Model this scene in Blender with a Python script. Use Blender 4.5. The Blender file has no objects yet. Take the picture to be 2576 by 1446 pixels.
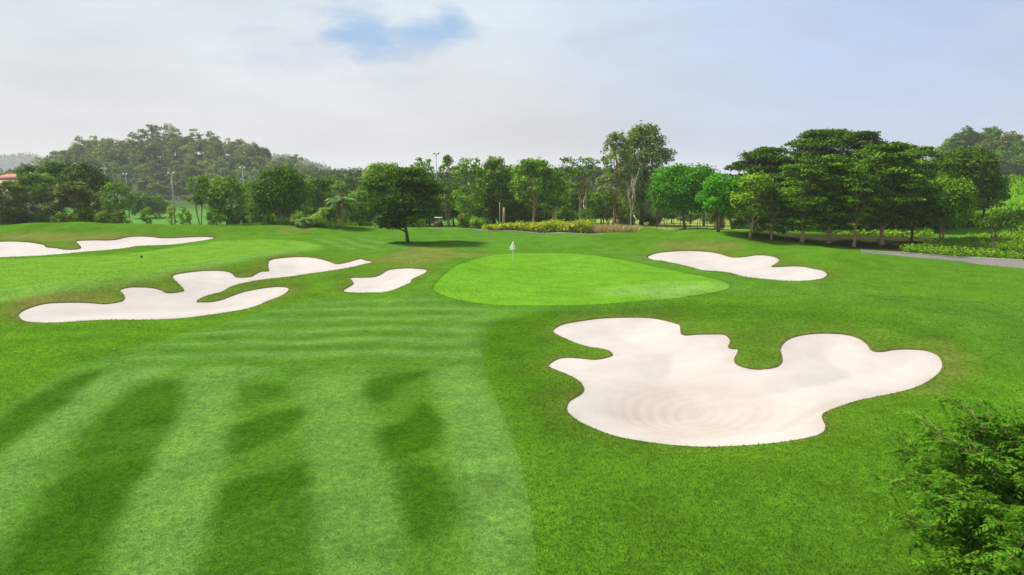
import bpy, math, random
import numpy as np
from mathutils import Vector
from mathutils.geometry import delaunay_2d_cdt

# ------------------------------------------------------------------ camera, world, sun, exposure
S = bpy.context.scene
COL = S.collection
F, CX, CY = 1709.0, 1288.0, 723.0            # focal length and centre in units of a 2576 px wide frame
HCAM = 7.5
PITCH = math.atan((723 - 453) / F)
CP, SP = math.cos(PITCH), math.sin(PITCH)

cam_data = bpy.data.cameras.new('camera')
cam = bpy.data.objects.new('camera', cam_data); COL.objects.link(cam)
cam.location = (0, 0, HCAM)
cam.rotation_euler = (math.pi / 2 - PITCH, 0, 0)
cam_data.sensor_width = 36.0
cam_data.lens = 36.0 * F / 2576.0
cam_data.clip_start = 0.1
cam_data.clip_end = 20000
S.camera = cam

SUN_EL, SUN_AZ = math.radians(50), math.radians(-60)   # azimuth from +Y (view direction) towards +X
SKY_LEVEL = 1.0
sun_dir = Vector((math.cos(SUN_EL) * math.sin(SUN_AZ), math.cos(SUN_EL) * math.cos(SUN_AZ), math.sin(SUN_EL)))
sd = bpy.data.lights.new('sun', 'SUN'); sd.energy = 4.5; sd.angle = math.radians(8); sd.color = (1.0, 0.955, 0.87)
sun = bpy.data.objects.new('sun', sd); COL.objects.link(sun)
sun.rotation_euler = sun_dir.to_track_quat('Z', 'Y').to_euler()

S.view_settings.view_transform = 'Standard'
S.view_settings.look = 'None'
S.view_settings.gamma = 1.0
S.view_settings.use_curve_mapping = False
S.view_settings.exposure = 0.78
S.render.engine = 'CYCLES'
S.cycles.use_denoising = True
S.cycles.denoising_prefilter = 'ACCURATE'
S.cycles.max_bounces = 6
S.cycles.diffuse_bounces = 3
S.cycles.glossy_bounces = 2
S.cycles.transmission_bounces = 3
S.cycles.volume_bounces = 1
S.cycles.caustics_reflective = False
S.cycles.caustics_refractive = False


def ray(px, py):
    a = (np.asarray(px, float) - CX) / F
    b = -(np.asarray(py, float) - CY) / F
    return a, CP + b * SP, -SP + b * CP          # world x, y, z of the direction


def nrm(v):
    v = np.asarray(v, float); return v / np.linalg.norm(v)


class NT:
    """small helper for node trees"""
    def __init__(self, tree):
        self.t = tree; self.n = tree.nodes; self.l = tree.links
    def new(self, kind, **kw):
        nd = self.n.new(kind)
        for k, v in kw.items():
            setattr(nd, k, v)
        return nd
    def link(self, a, b): self.l.new(a, b)
    def put(self, sock, v):
        if hasattr(v, 'is_output') or isinstance(v, bpy.types.NodeSocket): self.link(v, sock)
        else: sock.default_value = v
    def math(self, op, a, b=0.0, c=0.0, clamp=False):
        m = self.new('ShaderNodeMath', operation=op); m.use_clamp = clamp
        self.put(m.inputs[0], a); self.put(m.inputs[1], b); self.put(m.inputs[2], c)
        return m.outputs[0]
    def mix(self, f, a, b, blend='MIX'):
        m = self.new('ShaderNodeMix', data_type='RGBA', blend_type=blend)
        self.put(m.inputs[0], f)
        self.put(m.inputs[6], a if not isinstance(a, tuple) else (*a[:3], 1)); self.put(m.inputs[7], b if not isinstance(b, tuple) else (*b[:3], 1))
        return m.outputs[2]
    def noise(self, vec, scale, detail=4, rough=0.55, dist=0.0):
        m = self.new('ShaderNodeTexNoise'); 
        if vec is not None: self.link(vec, m.inputs['Vector'])
        m.inputs['Scale'].default_value = scale; m.inputs['Detail'].default_value = detail
        m.inputs['Roughness'].default_value = rough; m.inputs['Distortion'].default_value = dist
        return m.outputs[0]
    def rng(self, v, a, b, c, d, smooth=False):
        m = self.new('ShaderNodeMapRange'); m.interpolation_type = 'SMOOTHSTEP' if smooth else 'LINEAR'
        self.put(m.inputs[0], v)
        for i, x in enumerate((a, b, c, d)): m.inputs[i + 1].default_value = x
        return m.outputs[0]
    def vmath(self, op, a, b):
        m = self.new('ShaderNodeVectorMath', operation=op)
        self.put(m.inputs[0], a); self.put(m.inputs[1], b)
        return m


def make_world():
    w = bpy.data.worlds.new('World'); S.world = w; w.use_nodes = True
    g = NT(w.node_tree); g.n.clear()
    out = g.new('ShaderNodeOutputWorld'); bg = g.new('ShaderNodeBackground')
    g.link(bg.outputs[0], out.inputs[0]); bg.inputs[1].default_value = 0.1
    sky = g.new('ShaderNodeTexSky'); sky.sky_type = 'NISHITA'; sky.sun_disc = False
    sky.sun_elevation = SUN_EL; sky.sun_rotation = SUN_AZ
    sky.air_density = 1.0; sky.dust_density = 2.0; sky.ozone_density = 2.0
    tc = g.new('ShaderNodeTexCoord'); dirv = tc.outputs['Generated']
    sep = g.new('ShaderNodeSeparateXYZ'); g.link(dirv, sep.inputs[0])
    # cloud sheet: stretched so that banks lie flat near the horizon
    mp = g.new('ShaderNodeMapping'); g.link(dirv, mp.inputs[0]); mp.inputs['Scale'].default_value = (1.0, 1.0, 3.2)
    n_big = g.noise(mp.outputs[0], 2.1, 5, 0.55)
    n_det = g.noise(mp.outputs[0], 5.5, 7, 0.62)
    # white overcast towards the left, thinner bluish sheet to the right
    side = g.rng(sep.outputs[0], -0.1, 0.50, 0, 1, True)
    up = g.rng(sep.outputs[2], 0.02, 0.27, 0, 1, True)
    warm = (4.30, 4.31, 4.42); cool = (3.05, 3.90, 5.25); grey = (3.15, 3.40, 4.45)
    low = g.mix(side, warm, grey)
    high = g.mix(side, (4.35, 4.75, 5.10), cool)
    base = g.mix(up, low, high)
    soft = g.rng(n_big, 0.36, 0.64, 0.90, 1.07)
    cl = g.new('ShaderNodeVectorMath', operation='SCALE'); g.link(base, cl.inputs[0]); g.link(soft, cl.inputs['Scale'])
    cloud = cl.outputs[0]
    # soft lilac grey bellies of cloud
    belly = g.math('MULTIPLY', g.rng(n_det, 0.46, 0.70, 0, 0.7, True), g.rng(sep.outputs[2], 0.08, 0.2, 0, 1, True))
    cloud = g.mix(belly, cloud, (3.45, 3.60, 4.25))
    # a gap in the sheet where blue sky shows
    def hole(px, py, rx, rz, amp):
        d = nrm(np.array(ray(px, py)))
        s = g.vmath('SUBTRACT', dirv, tuple(d))
        sc = g.vmath('MULTIPLY', s.outputs[0], (1 / rx, 1 / rx, 1 / rz))
        ln = g.new('ShaderNodeVectorMath', operation='LENGTH'); g.link(sc.outputs[0], ln.inputs[0])
        q = g.math('SUBTRACT', 1.0, ln.outputs['Value'])
        return g.math('ADD', q, g.math('MULTIPLY', g.math('SUBTRACT', n_det, 0.5), amp))
    h1 = hole(925, 72, 0.052, 0.036, 3.0)
    h2 = hole(1065, 82, 0.085, 0.022, 2.2)
    h3 = hole(1135, 62, 0.032, 0.026, 2.0)
    hm = g.math('MAXIMUM', h1, g.math('MAXIMUM', h2, h3))
    hm = g.rng(hm, -0.30, 0.80, 0, 0.9, True)
    blue = g.mix(0.5, (2.5, 3.9, 6.0), sky.outputs[0])
    cloud = g.mix(hm, cloud, (2.05, 3.1, 4.6))
    # thin veils of blue at upper right
    veil = g.math('MULTIPLY', g.rng(n_big, 0.40, 0.62, 0.1, 0.8, True), g.rng(sep.outputs[0], 0.0, 0.4, 0, 1, True))
    veil = g.math('MULTIPLY', veil, up)
    cloud = g.mix(veil, cloud, (2.9, 3.95, 5.5))
    cov = g.rng(sep.outputs[2], -0.05, 0.6, 0.97, 0.9)
    final = g.mix(cov, sky.outputs[0], cloud)
    g.link(final, bg.inputs[0])


make_world()

# ------------------------------------------------------------------ numeric helpers
RNG = np.random.default_rng(7)


def sstep(a, b, x):
    t = np.clip((np.asarray(x, float) - a) / (b - a), 0, 1)
    return t * t * (3 - 2 * t)


_wv = [(np.random.default_rng(100 + i).normal(size=2), np.random.default_rng(200 + i).uniform(0, 6.28)) for i in range(24)]


def wob(x, y, scale, k=0):
    """cheap smooth noise about -1..1, features about `scale` metres"""
    s = 0
    for i in range(6):
        d, p = _wv[(i + k * 5) % 24]
        f = (0.7 + 0.5 * i) / scale
        s = s + np.sin((x * d[0] + y * d[1]) * f * 2.2 + p) / (1 + 0.45 * i)
    return s / 3.2


MOUNDS = []      # (x, y, height, sx, sy)


def flat_hit(px, py):
    dx, dy, dz = ray(px, py); t = -HCAM / dz
    return float(dx * t), float(dy * t)


for (px, py, h, sx, sy) in [
    (210, 590, 0.9, 13, 5), (60, 592, 0.5, 9, 4), (480, 588, 0.5, 9, 5),
    (150, 745, 0.55, 6, 4), (380, 715, 0.6, 5, 4), (610, 678, 0.55, 5, 4), (300, 742, 0.4, 3, 3),
    (745, 580, 0.7, 8, 5), (960, 668, 0.4, 4, 4),
    (1790, 608, 1.1, 12, 6), (2060, 650, 0.3, 6, 5),
    (1560, 792, 0.35, 4, 2.5), (1880, 840, 0.55, 2.2, 2.5), (2080, 805, 0.45, 4, 2.5), (2330, 850, 0.4, 3, 3),
    (1700, 785, 0.5, 5, 2.2), (2300, 790, 0.7, 6, 3), (2480, 900, 0.5, 4, 3), (1290, 880, -0.35, 2.5, 4), (1330, 1000, 0.3, 2, 3), (150, 870, 0.5, 5, 3), (2150, 1200, 0.35, 3, 2),
    (1150, 690, 0.5, 3, 5), (1880, 760, -0.4, 6, 3), (1000, 760, -0.3, 5, 3), (1080, 585, 0.35, 10, 5)]:
    x, y = flat_hit(px, py); MOUNDS.append((x, y, h * 1.25, sx, sy))
MOUNDS.append((98, 112, 9.5, 20, 28))        # grassy slope beyond the path, right
MOUNDS.append((-13.5, 131, -0.45, 15, 13))


def T(x, y):
    x = np.asarray(x, float); y = np.asarray(y, float)
    z = -3.0 * sstep(100, 180, y) * sstep(-400, -20, y)
    near = sstep(160, 90, y) * sstep(-10, 8, y)
    z = z + near * (0.36 * wob(x, y, 17.0, 1) + 0.13 * wob(x, y, 6.5, 2))
    for (mx, my, h, sx, sy) in MOUNDS:
        z = z + h * np.exp(-0.5 * (((x - mx) / sx) ** 2 + ((y - my) / sy) ** 2))
    return z


def hit(px, py, tmax=260.0):
    """first crossing of pixel rays with the terrain"""
    px = np.atleast_1d(np.asarray(px, float)); py = np.atleast_1d(np.asarray(py, float))
    dx, dy, dz = ray(px, py)
    lo = np.full(px.shape, 2.0); hi = np.full(px.shape, tmax); done = np.zeros(px.shape, bool)
    t = lo.copy()
    while t.max() < tmax and not done.all():
        tn = t * 1.012 + 0.02
        below = (HCAM + tn * dz) < T(tn * dx, tn * dy)
        new = below & ~done
        lo[new] = t[new]; hi[new] = tn[new]; done |= below
        t = tn
    for _ in range(40):
        m = 0.5 * (lo + hi)
        b = (HCAM + m * dz) < T(m * dx, m * dy)
        hi = np.where(b & done, m, hi); lo = np.where(b | ~done, lo, m)
    m = np.where(done, 0.5 * (lo + hi), tmax)
    return np.stack([m * dx, m * dy], 1)


def at(px, py, Y):
    """point seen at a pixel, Y metres ahead"""
    dx, dy, dz = ray(px, py); t = Y / dy
    return np.array([float(dx * t), float(Y), float(HCAM + dz * t)])


def smooth_closed(p, k=4):
    p = np.asarray(p, float); n = len(p); out = []
    for i in range(n):
        a, b, c, d = p[i - 1], p[i], p[(i + 1) % n], p[(i + 2) % n]
        for j in range(k):
            t = j / k
            out.append(0.5 * ((2 * b) + (c - a) * t + (2 * a - 5 * b + 4 * c - d) * t * t + (3 * b - a - 3 * c + d) * t ** 3))
    return np.array(out)


def zc(pts, ox, oy, s):
    """outline traced in an enlarged view -> 2576-wide frame"""
    p = np.asarray(pts, float)
    return np.stack([(ox + p[:, 0] * s) / 1.5714, (oy + p[:, 1] * s) / 1.5714], 1)


def to_world(pp, k=4):
    pp = smooth_closed(pp, k) if k > 1 else np.asarray(pp, float)
    return hit(pp[:, 0], pp[:, 1])


def inside(P, x, y):
    r = np.zeros(x.shape, bool); n = len(P); j = n - 1
    for i in range(n):
        xi, yi = P[i]; xj, yj = P[j]
        c = ((yi > y) != (yj > y)) & (x < (xj - xi) * (y - yi) / (yj - yi + 1e-12) + xi)
        r ^= c; j = i
    return r


def sdf(P, x, y, margin=6.0):
    """signed distance, negative inside; capped at +margin away from the outline's box"""
    out = np.full(x.shape, margin)
    lo, hi = P.min(0) - margin, P.max(0) + margin
    idx = np.where((x > lo[0]) & (x < hi[0]) & (y > lo[1]) & (y < hi[1]))[0]
    if not len(idx): return out
    qx, qy = x[idx], y[idx]; best = np.full(qx.shape, 1e9)
    n = len(P)
    for i in range(n):
        ax, ay = P[i - 1]; bx, by = P[i]
        vx, vy = bx - ax, by - ay
        t = np.clip(((qx - ax) * vx + (qy - ay) * vy) / (vx * vx + vy * vy + 1e-12), 0, 1)
        best = np.minimum(best, (qx - ax - t * vx) ** 2 + (qy - ay - t * vy) ** 2)
    dd = np.sqrt(best); ins = inside(P, qx, qy)
    out[idx] = np.minimum(np.where(ins, -dd, dd), margin)
    return out


# ------------------------------------------------------------------ object helpers
def tag(o, label=None, cat=None, group=None, kind=None):
    if label: o['label'] = label
    if cat: o['category'] = cat
    if group: o['group'] = group
    if kind: o['kind'] = kind
    return o


def mesh_obj(name, V, Fc, mat, parent=None, smooth=False, tint=None, color=None, mesh=None, nv=None):
    """V (n,3) array; Fc: (m,k) array or list of such arrays"""
    if mesh is None:
        me = bpy.data.meshes.new(name)
        V = np.asarray(V, np.float32)
        fl = Fc if isinstance(Fc, list) else [Fc]
        fl = [np.asarray(f, np.int32) for f in fl if len(f)]
        me.vertices.add(len(V)); me.vertices.foreach_set('co', V.ravel())
        loops = np.concatenate([f.ravel() for f in fl])
        tot = np.concatenate([np.full(len(f), f.shape[1], np.int32) for f in fl])
        start = np.concatenate([[0], np.cumsum(tot)[:-1]]).astype(np.int32)
        me.loops.add(len(loops)); me.loops.foreach_set('vertex_index', loops)
        me.polygons.add(len(tot)); me.polygons.foreach_set('loop_start', start)
        if smooth: me.polygons.foreach_set('use_smooth', np.ones(len(tot), bool))
        if tint is not None:
            a = me.attributes.new('tint', 'FLOAT', 'POINT'); a.data.foreach_set('value', np.asarray(tint, np.float32))
        if color is not None:
            a = me.attributes.new('soil_tint', 'FLOAT_COLOR', 'POINT'); a.data.foreach_set('color', np.asarray(color, np.float32).ravel())
        me.update(calc_edges=True)
        me.materials.append(mat)
    else:
        me = mesh
    o = bpy.data.objects.new(name, me); COL.objects.link(o)
    if parent is not None: o.parent = parent
    return o


def empty(name, loc, rz=0, scale=None):
    o = bpy.data.objects.new(name, None); COL.objects.link(o)
    o.location = tuple(loc); o.rotation_euler = (0, 0, rz)
    if scale is not None: o.scale = scale
    o.empty_display_size = 0.3
    return o


class MB:
    """collects tubes, boxes and loose faces into one mesh"""
    def __init__(self): self.v = []; self.q = []; self.t = []; self.n = 0
    def add(self, V, Q=(), Tr=()):
        V = np.asarray(V, float)
        self.v.append(V)
        if len(Q): self.q.append(np.asarray(Q, int) + self.n)
        if len(Tr): self.t.append(np.asarray(Tr, int) + self.n)
        self.n += len(V)
    def tube(self, pts, rad, sides=6, cap=True):
        pts = np.asarray(pts, float); n = len(pts)
        rad = np.full(n, rad) if np.isscalar(rad) else np.asarray(rad, float)
        tg = np.gradient(pts, axis=0); tg /= np.linalg.norm(tg, axis=1)[:, None] + 1e-9
        ref = np.array([0.31, 0.95, 0.05]) if abs(tg[0][2]) > 0.6 else np.array([0, 0.05, 1.0])
        u = np.cross(tg, ref); u /= np.linalg.norm(u, axis=1)[:, None] + 1e-9
        w = np.cross(tg, u)
        a = np.arange(sides) * 2 * math.pi / sides
        V = (pts[:, None] + rad[:, None, None] * (np.cos(a)[None, :, None] * u[:, None] + np.sin(a)[None, :, None] * w[:, None])).reshape(-1, 3)
        i = np.arange(n - 1)[:, None] * sides; j = np.arange(sides)[None]; k = (j + 1) % sides
        Q = np.stack([i + j, i + k, i + sides + k, i + sides + j], -1).reshape(-1, 4)
        Tr = []
        if cap:
            V = np.vstack([V, pts[:1], pts[-1:]]); c0 = n * sides; c1 = c0 + 1
            for b in range(sides):
                Tr.append((c0, (b + 1) % sides, b)); Tr.append((c1, (n - 1) * sides + b, (n - 1) * sides + (b + 1) % sides))
        self.add(V, Q, Tr)
    def box(self, c, s, rz=0, taper=1.0, bev=0.0):
        x, y, z = np.array(s) / 2.0
        V = np.array([(-x, -y, -z), (x, -y, -z), (x, y, -z), (-x, y, -z), (-x * taper, -y * taper, z), (x * taper, -y * taper, z), (x * taper, y * taper, z), (-x * taper, y * taper, z)])
        cr, sr = math.cos(rz), math.sin(rz)
        V = np.stack([V[:, 0] * cr - V[:, 1] * sr, V[:, 0] * sr + V[:, 1] * cr, V[:, 2]], 1) + np.array(c)
        self.add(V, [(3, 2, 1, 0), (4, 5, 6, 7), (0, 1, 5, 4), (1, 2, 6, 5), (2, 3, 7, 6), (3, 0, 4, 7)])
    def build(self, name, mat, parent=None, smooth=False):
        V = np.vstack(self.v); fl = []
        if self.q: fl.append(np.vstack(self.q))
        if self.t: fl.append(np.vstack(self.t))
        return mesh_obj(name, V, fl, mat, parent, smooth)


# ------------------------------------------------------------------ materials
def mat_new(name):
    m = bpy.data.materials.new(name); m.use_nodes = True
    g = NT(m.node_tree); g.n.clear()
    out = g.new('ShaderNodeOutputMaterial')
    return m, g, out


def principled(g, out, rough=0.8, spec=0.2):
    p = g.new('ShaderNodeBsdfPrincipled'); p.inputs['Roughness'].default_value = rough
    p.inputs['Specular IOR Level'].default_value = spec
    g.link(p.outputs[0], out.inputs[0]); return p


def mat_simple(name, col, rough=0.6, spec=0.3, var=0.25, scale=6.0, metal=0.0, bump=0.0):
    m, g, out = mat_new(name); p = principled(g, out, rough, spec)
    p.inputs['Metallic'].default_value = metal
    tc = g.new('ShaderNodeTexCoord')
    n = g.noise(tc.outputs['Object'], scale, 5, 0.6)
    f = g.rng(n, 0.3, 0.7, 1 - var, 1 + var)
    sc = g.new('ShaderNodeVectorMath', operation='SCALE'); sc.inputs[0].default_value = col; g.link(f, sc.inputs['Scale'])
    g.link(sc.outputs[0], p.inputs['Base Color'])
    if bump:
        b = g.new('ShaderNodeBump'); b.inputs['Strength'].default_value = bump; b.inputs['Distance'].default_value = 0.03
        g.link(n, b.inputs['Height']); g.link(b.outputs[0], p.inputs['Normal'])
    return m


def mat_leaf(name, dark, light, trans=0.2, gloss=0.03, vary=0.15, glow=(1.15, 1.25, 0.5)):
    """leaf colours vary from leaf to leaf between two greens; thin leaves let light through"""
    dark = tuple(0.6 * v for v in dark) if name not in ('white flag cloth', 'near leaves') else dark
    m, g, out = mat_new(name)
    at_ = g.new('ShaderNodeAttribute'); at_.attribute_name = 'tint'
    oi = g.new('ShaderNodeObjectInfo')
    v = g.math('ADD', at_.outputs['Fac'], g.rng(oi.outputs['Random'], 0, 1, -vary, vary), clamp=True)
    col = g.mix(v, dark, light)
    d = g.new('ShaderNodeBsdfPrincipled'); d.inputs['Roughness'].default_value = 0.55; d.inputs['Specular IOR Level'].default_value = gloss
    g.link(col, d.inputs['Base Color'])
    t = g.new('ShaderNodeBsdfTranslucent')
    tcx = g.mix(1.0, col, glow, 'MULTIPLY'); g.link(tcx, t.inputs[0])
    mx = g.new('ShaderNodeMixShader'); mx.inputs[0].default_value = trans
    g.link(d.outputs[0], mx.inputs[1]); g.link(t.outputs[0], mx.inputs[2]); g.link(mx.outputs[0], out.inputs[0])
    return m


def mat_turf(name, fine=1.0, speck=0.3, contrast=0.3):
    m, g, out = mat_new(name); p = principled(g, out, 1.0, 0.0)
    at_ = g.new('ShaderNodeAttribute'); at_.attribute_name = 'soil_tint'
    tc = g.new('ShaderNodeTexCoord'); ob = tc.outputs['Object']
    n1 = g.noise(ob, 0.55, 5, 0.6)
    n2 = g.noise(ob, 5.5 * fine, 6, 0.68)
    n3 = g.noise(ob, 24.0 * fine, 4, 0.75)
    f = g.math('MULTIPLY', g.rng(n1, 0.3, 0.7, 1 - contrast * 0.45, 1 + contrast * 0.45), g.rng(n2, 0.28, 0.72, 1 - contrast, 1 + contrast))
    f = g.math('MULTIPLY', f, g.rng(n3, 0.25, 0.75, 1 - contrast * 1.3, 1 + contrast * 1.3))
    sc = g.new('ShaderNodeVectorMath', operation='SCALE'); g.link(at_.outputs['Color'], sc.inputs[0]); g.link(f, sc.inputs['Scale'])
    # pale and yellowish blades scattered through the sward
    sp = g.math('MULTIPLY', g.rng(g.noise(ob, 17.0 * fine, 5, 0.8), 0.54, 0.66, 0, 1), g.rng(g.noise(ob, 0.9, 4, 0.6), 0.4, 0.65, 0.15, speck))
    pale = g.mix(0.55, at_.outputs['Color'], (0.26, 0.30, 0.05))
    col = g.mix(sp, sc.outputs[0], pale)
    g.link(col, p.inputs['Base Color'])
    b = g.new('ShaderNodeBump'); b.inputs['Strength'].default_value = 0.35; b.inputs['Distance'].default_value = 0.05
    g.link(g.math('ADD', n2, n3), b.inputs['Height']); g.link(b.outputs[0], p.inputs['Normal'])
    return m


def mat_sand(name):
    m, g, out = mat_new(name); p = principled(g, out, 0.95, 0.05)
    at_ = g.new('ShaderNodeAttribute'); at_.attribute_name = 'soil_tint'
    tc = g.new('ShaderNodeTexCoord'); ob = tc.outputs['Object']
    n1 = g.noise(ob, 0.8, 5, 0.6); n2 = g.noise(ob, 9.0, 6, 0.7)
    f = g.math('MULTIPLY', g.rng(n1, 0.3, 0.7, 0.95, 1.05), g.rng(n2, 0.25, 0.75, 0.95, 1.05))
    sc = g.new('ShaderNodeVectorMath', operation='SCALE'); g.link(at_.outputs['Color'], sc.inputs[0]); g.link(f, sc.inputs['Scale'])
    # footprints and raked crumbs
    cr = g.math('MULTIPLY', g.rng(g.noise(ob, 6.0, 4, 0.75), 0.62, 0.70, 0, 0.35), g.rng(g.noise(ob, 0.45, 3), 0.5, 0.62, 0, 1))
    col = g.mix(cr, sc.outputs[0], (0.42, 0.36, 0.30))
    g.link(col, p.inputs['Base Color'])
    b = g.new('ShaderNodeBump'); b.inputs['Strength'].default_value = 0.3; b.inputs['Distance'].default_value = 0.04
    g.link(n2, b.inputs['Height']); g.link(b.outputs[0], p.inputs['Normal'])
    return m


M = {}
M['turf'] = mat_turf('rough turf', 1.0, 0.5, 0.42)
M['putting'] = mat_turf('putting turf', fine=1.0, speck=0.9, contrast=0.42)
M['sand'] = mat_sand('bunker sand')
M['path'] = mat_simple('concrete path', (0.150, 0.140, 0.126), 0.9, 0.1, 0.15, 3.0, bump=0.1)
M['kerb'] = mat_simple('pale kerb', (0.26, 0.235, 0.185), 0.9, 0.1, 0.2, 4.0)
M['bark_grey'] = mat_simple('grey bark', (0.20, 0.165, 0.125), 0.9, 0.1, 0.45, 5.0, bump=0.6)
M['bark_tan'] = mat_simple('tan bark', (0.36, 0.24, 0.16), 0.9, 0.1, 0.4, 5.0, bump=0.6)
M['bark_red'] = mat_simple('reddish bark', (0.24, 0.105, 0.07), 0.9, 0.1, 0.4, 5.0, bump=0.6)
M['bark_pale'] = mat_simple('pale bark', (0.50, 0.42, 0.32), 0.9, 0.1, 0.3, 5.0, bump=0.5)
M['bark_dark'] = mat_simple('dark bark', (0.085, 0.065, 0.05), 0.9, 0.1, 0.4, 5.0, bump=0.6)
M['leaf_dark'] = mat_leaf('deep green leaves', (0.028, 0.064, 0.006), (0.146, 0.269, 0.009))
M['leaf_grove'] = mat_leaf('sunlit grove leaves', (0.039, 0.097, 0.007), (0.215, 0.407, 0.013))  # brighter copy of the deep green, painting in sun on front-lit crowns
M['leaf_olive'] = mat_leaf('olive leaves', (0.071, 0.101, 0.014), (0.276, 0.328, 0.034))
M['leaf_mid'] = mat_leaf('mid green leaves', (0.069, 0.150, 0.010), (0.263, 0.438, 0.025))
M['leaf_fresh'] = mat_leaf('fresh green leaves', (0.084, 0.180, 0.010), (0.276, 0.492, 0.022))
M['leaf_vivid'] = mat_leaf('vivid green leaves', (0.045, 0.170, 0.003), (0.125, 0.430, 0.006))
M['leaf_yellow'] = mat_leaf('yellow green leaves', (0.10, 0.20, 0.008), (0.50, 0.54, 0.03))
M['leaf_grey'] = mat_leaf('grey green leaves', (0.072, 0.118, 0.036), (0.276, 0.348, 0.108), 0.2, 0.03, 0.3)
M['leaf_hill'] = mat_leaf('hill leaves', (0.052, 0.104, 0.023), (0.280, 0.377, 0.104), 0.2, 0.03, 0.4)
M['leaf_pale'] = mat_leaf('pale green leaves', (0.08, 0.17, 0.03), (0.24, 0.38, 0.08))
M['leaf_near'] = mat_leaf('near leaves', (0.040, 0.120, 0.007), (0.177, 0.383, 0.017), 0.45, 0.06)
M['leaf_edge'] = mat_leaf('edge grass', (0.05, 0.15, 0.006), (0.19, 0.15, 0.045), 0.2, 0.05, 0.0)
M['dry'] = mat_leaf('dry grass', (0.403, 0.302, 0.134), (0.620, 0.504, 0.258), 0.2, 0.03)
M['white'] = mat_simple('white paint', (0.78, 0.78, 0.76), 0.45, 0.4, 0.06, 3.0)
M['steel'] = mat_simple('galvanised steel', (0.36, 0.37, 0.38), 0.5, 0.4, 0.12, 3.0)
M['red'] = mat_simple('red paint', (0.30, 0.03, 0.025), 0.35, 0.5, 0.1, 3.0)
M['black'] = mat_simple('black rubber', (0.025, 0.025, 0.025), 0.7, 0.3, 0.2, 8.0)
M['seat'] = mat_simple('beige vinyl', (0.48, 0.42, 0.33), 0.55, 0.3, 0.08, 6.0)
M['tile'] = mat_simple('orange roof tiles', (0.36, 0.15, 0.095), 0.85, 0.15, 0.25, 3.0)
M['render'] = mat_simple('cream render', (0.62, 0.56, 0.47), 0.9, 0.1, 0.1, 1.5)
M['glass'] = mat_simple('dark window', (0.05, 0.06, 0.07), 0.15, 0.6, 0.1, 2.0)
M['soil'] = mat_simple('hill soil', (0.05, 0.06, 0.025), 0.95, 0.05, 0.5, 0.25)
M['fabric'] = mat_leaf('white flag cloth', (0.84, 0.82, 0.84), (0.88, 0.86, 0.88), 0.5, 0.03, 0.0, (1, 1, 1))

# ------------------------------------------------------------------ outlines traced from the photograph
OUT_E = zc([(130,160),(150,140),(200,118),(300,100),(420,85),(560,80),(700,82),(790,96),(870,118),(890,130),(893,160),(900,180),(930,187),(990,182),(1080,180),(1150,182),(1180,200),(1190,225),(1180,258),(1200,268),(1235,270),(1230,300),(1215,330),(1225,358),(1270,378),(1340,390),(1410,387),(1470,375),(1497,352),(1503,330),(1498,300),(1490,270),(1505,240),(1540,210),(1600,190),(1680,178),(1780,175),(1880,182),(1960,205),(2010,240),(2030,270),(2055,283),(2110,283),(2180,272),(2280,270),(2370,280),(2430,305),(2455,335),(2462,370),(2450,400),(2410,440),(2350,478),(2270,510),(2180,533),(2080,553),(1980,573),(1900,595),(1830,620),(1770,643),(1742,665),(1745,690),(1758,715),(1762,735),(1750,765),(1700,790),(1600,812),(1480,830),(1350,843),(1200,852),(1050,856),(900,850),(760,836),(640,818),(540,800),(450,775),(370,742),(300,710),(240,668),(215,635),(215,605),(230,580),(270,555),(300,535),(315,512),(305,480),(270,450),(220,425),(160,400),(115,380),(105,368),(120,350),(160,328),(210,320),(300,325),(370,332),(430,325),(475,312),(487,302),(470,282),(420,268),(350,258),(270,235),(200,205),(150,180)], 2100, 1200, 0.65994)
OUT_B = zc([(155,570),(165,550),(200,525),(270,497),(370,470),(480,460),(600,457),(720,458),(800,464),(880,470),(960,462),(1030,447),(1058,420),(1045,385),(1018,355),(1050,338),(1110,328),(1180,328),(1250,330),(1320,340),(1370,355),(1400,372),(1440,377),(1520,368),(1560,357),(1545,330),(1500,285),(1468,250),(1470,230),(1500,218),(1600,202),(1720,190),(1850,188),(1930,198),(1970,215),(1995,240),(2050,245),(2130,238),(2180,210),(2220,195),(2280,190),(2275,160),(2275,130),(2290,100),(2361,85),(2513,72),(2665,80),(2783,108),(2857,132),(2952,116),(3053,89),(3103,102),(3164,116),(3087,136),(2968,163),(2766,197),(2597,220),(2480,238),(2300,258),(2150,278),(2030,305),(1950,330),(1880,370),(1780,395),(1700,425),(1668,450),(1700,455),(1790,452),(1880,435),(1960,405),(2060,370),(2180,345),(2300,327),(2390,325),(2440,335),(2448,355),(2420,385),(2360,415),(2290,440),(2200,480),(2100,512),(1980,535),(1800,562),(1600,588),(1400,603),(1150,607),(900,607),(700,617),(500,630),(350,632),(250,625),(190,608)], 0, 980, 0.46584)
OUT_A = zc([(-300,230),(-150,215),(0,208),(100,205),(220,208),(350,218),(430,232),(490,245),(520,270),(560,275),(640,282),(730,298),(820,298),(890,292),(915,272),(890,245),(860,210),(880,200),(950,195),(1080,192),(1220,193),(1330,183),(1420,160),(1500,150),(1620,150),(1720,155),(1800,167),(1920,168),(2050,162),(2180,155),(2280,152),(2370,157),(2422,165),(2400,180),(2300,200),(2150,222),(1980,243),(1750,255),(1560,262),(1400,288),(1200,308),(950,328),(700,352),(450,370),(200,382),(0,390),(-200,396),(-400,380),(-450,300)], 0, 880, 0.34938)
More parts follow.
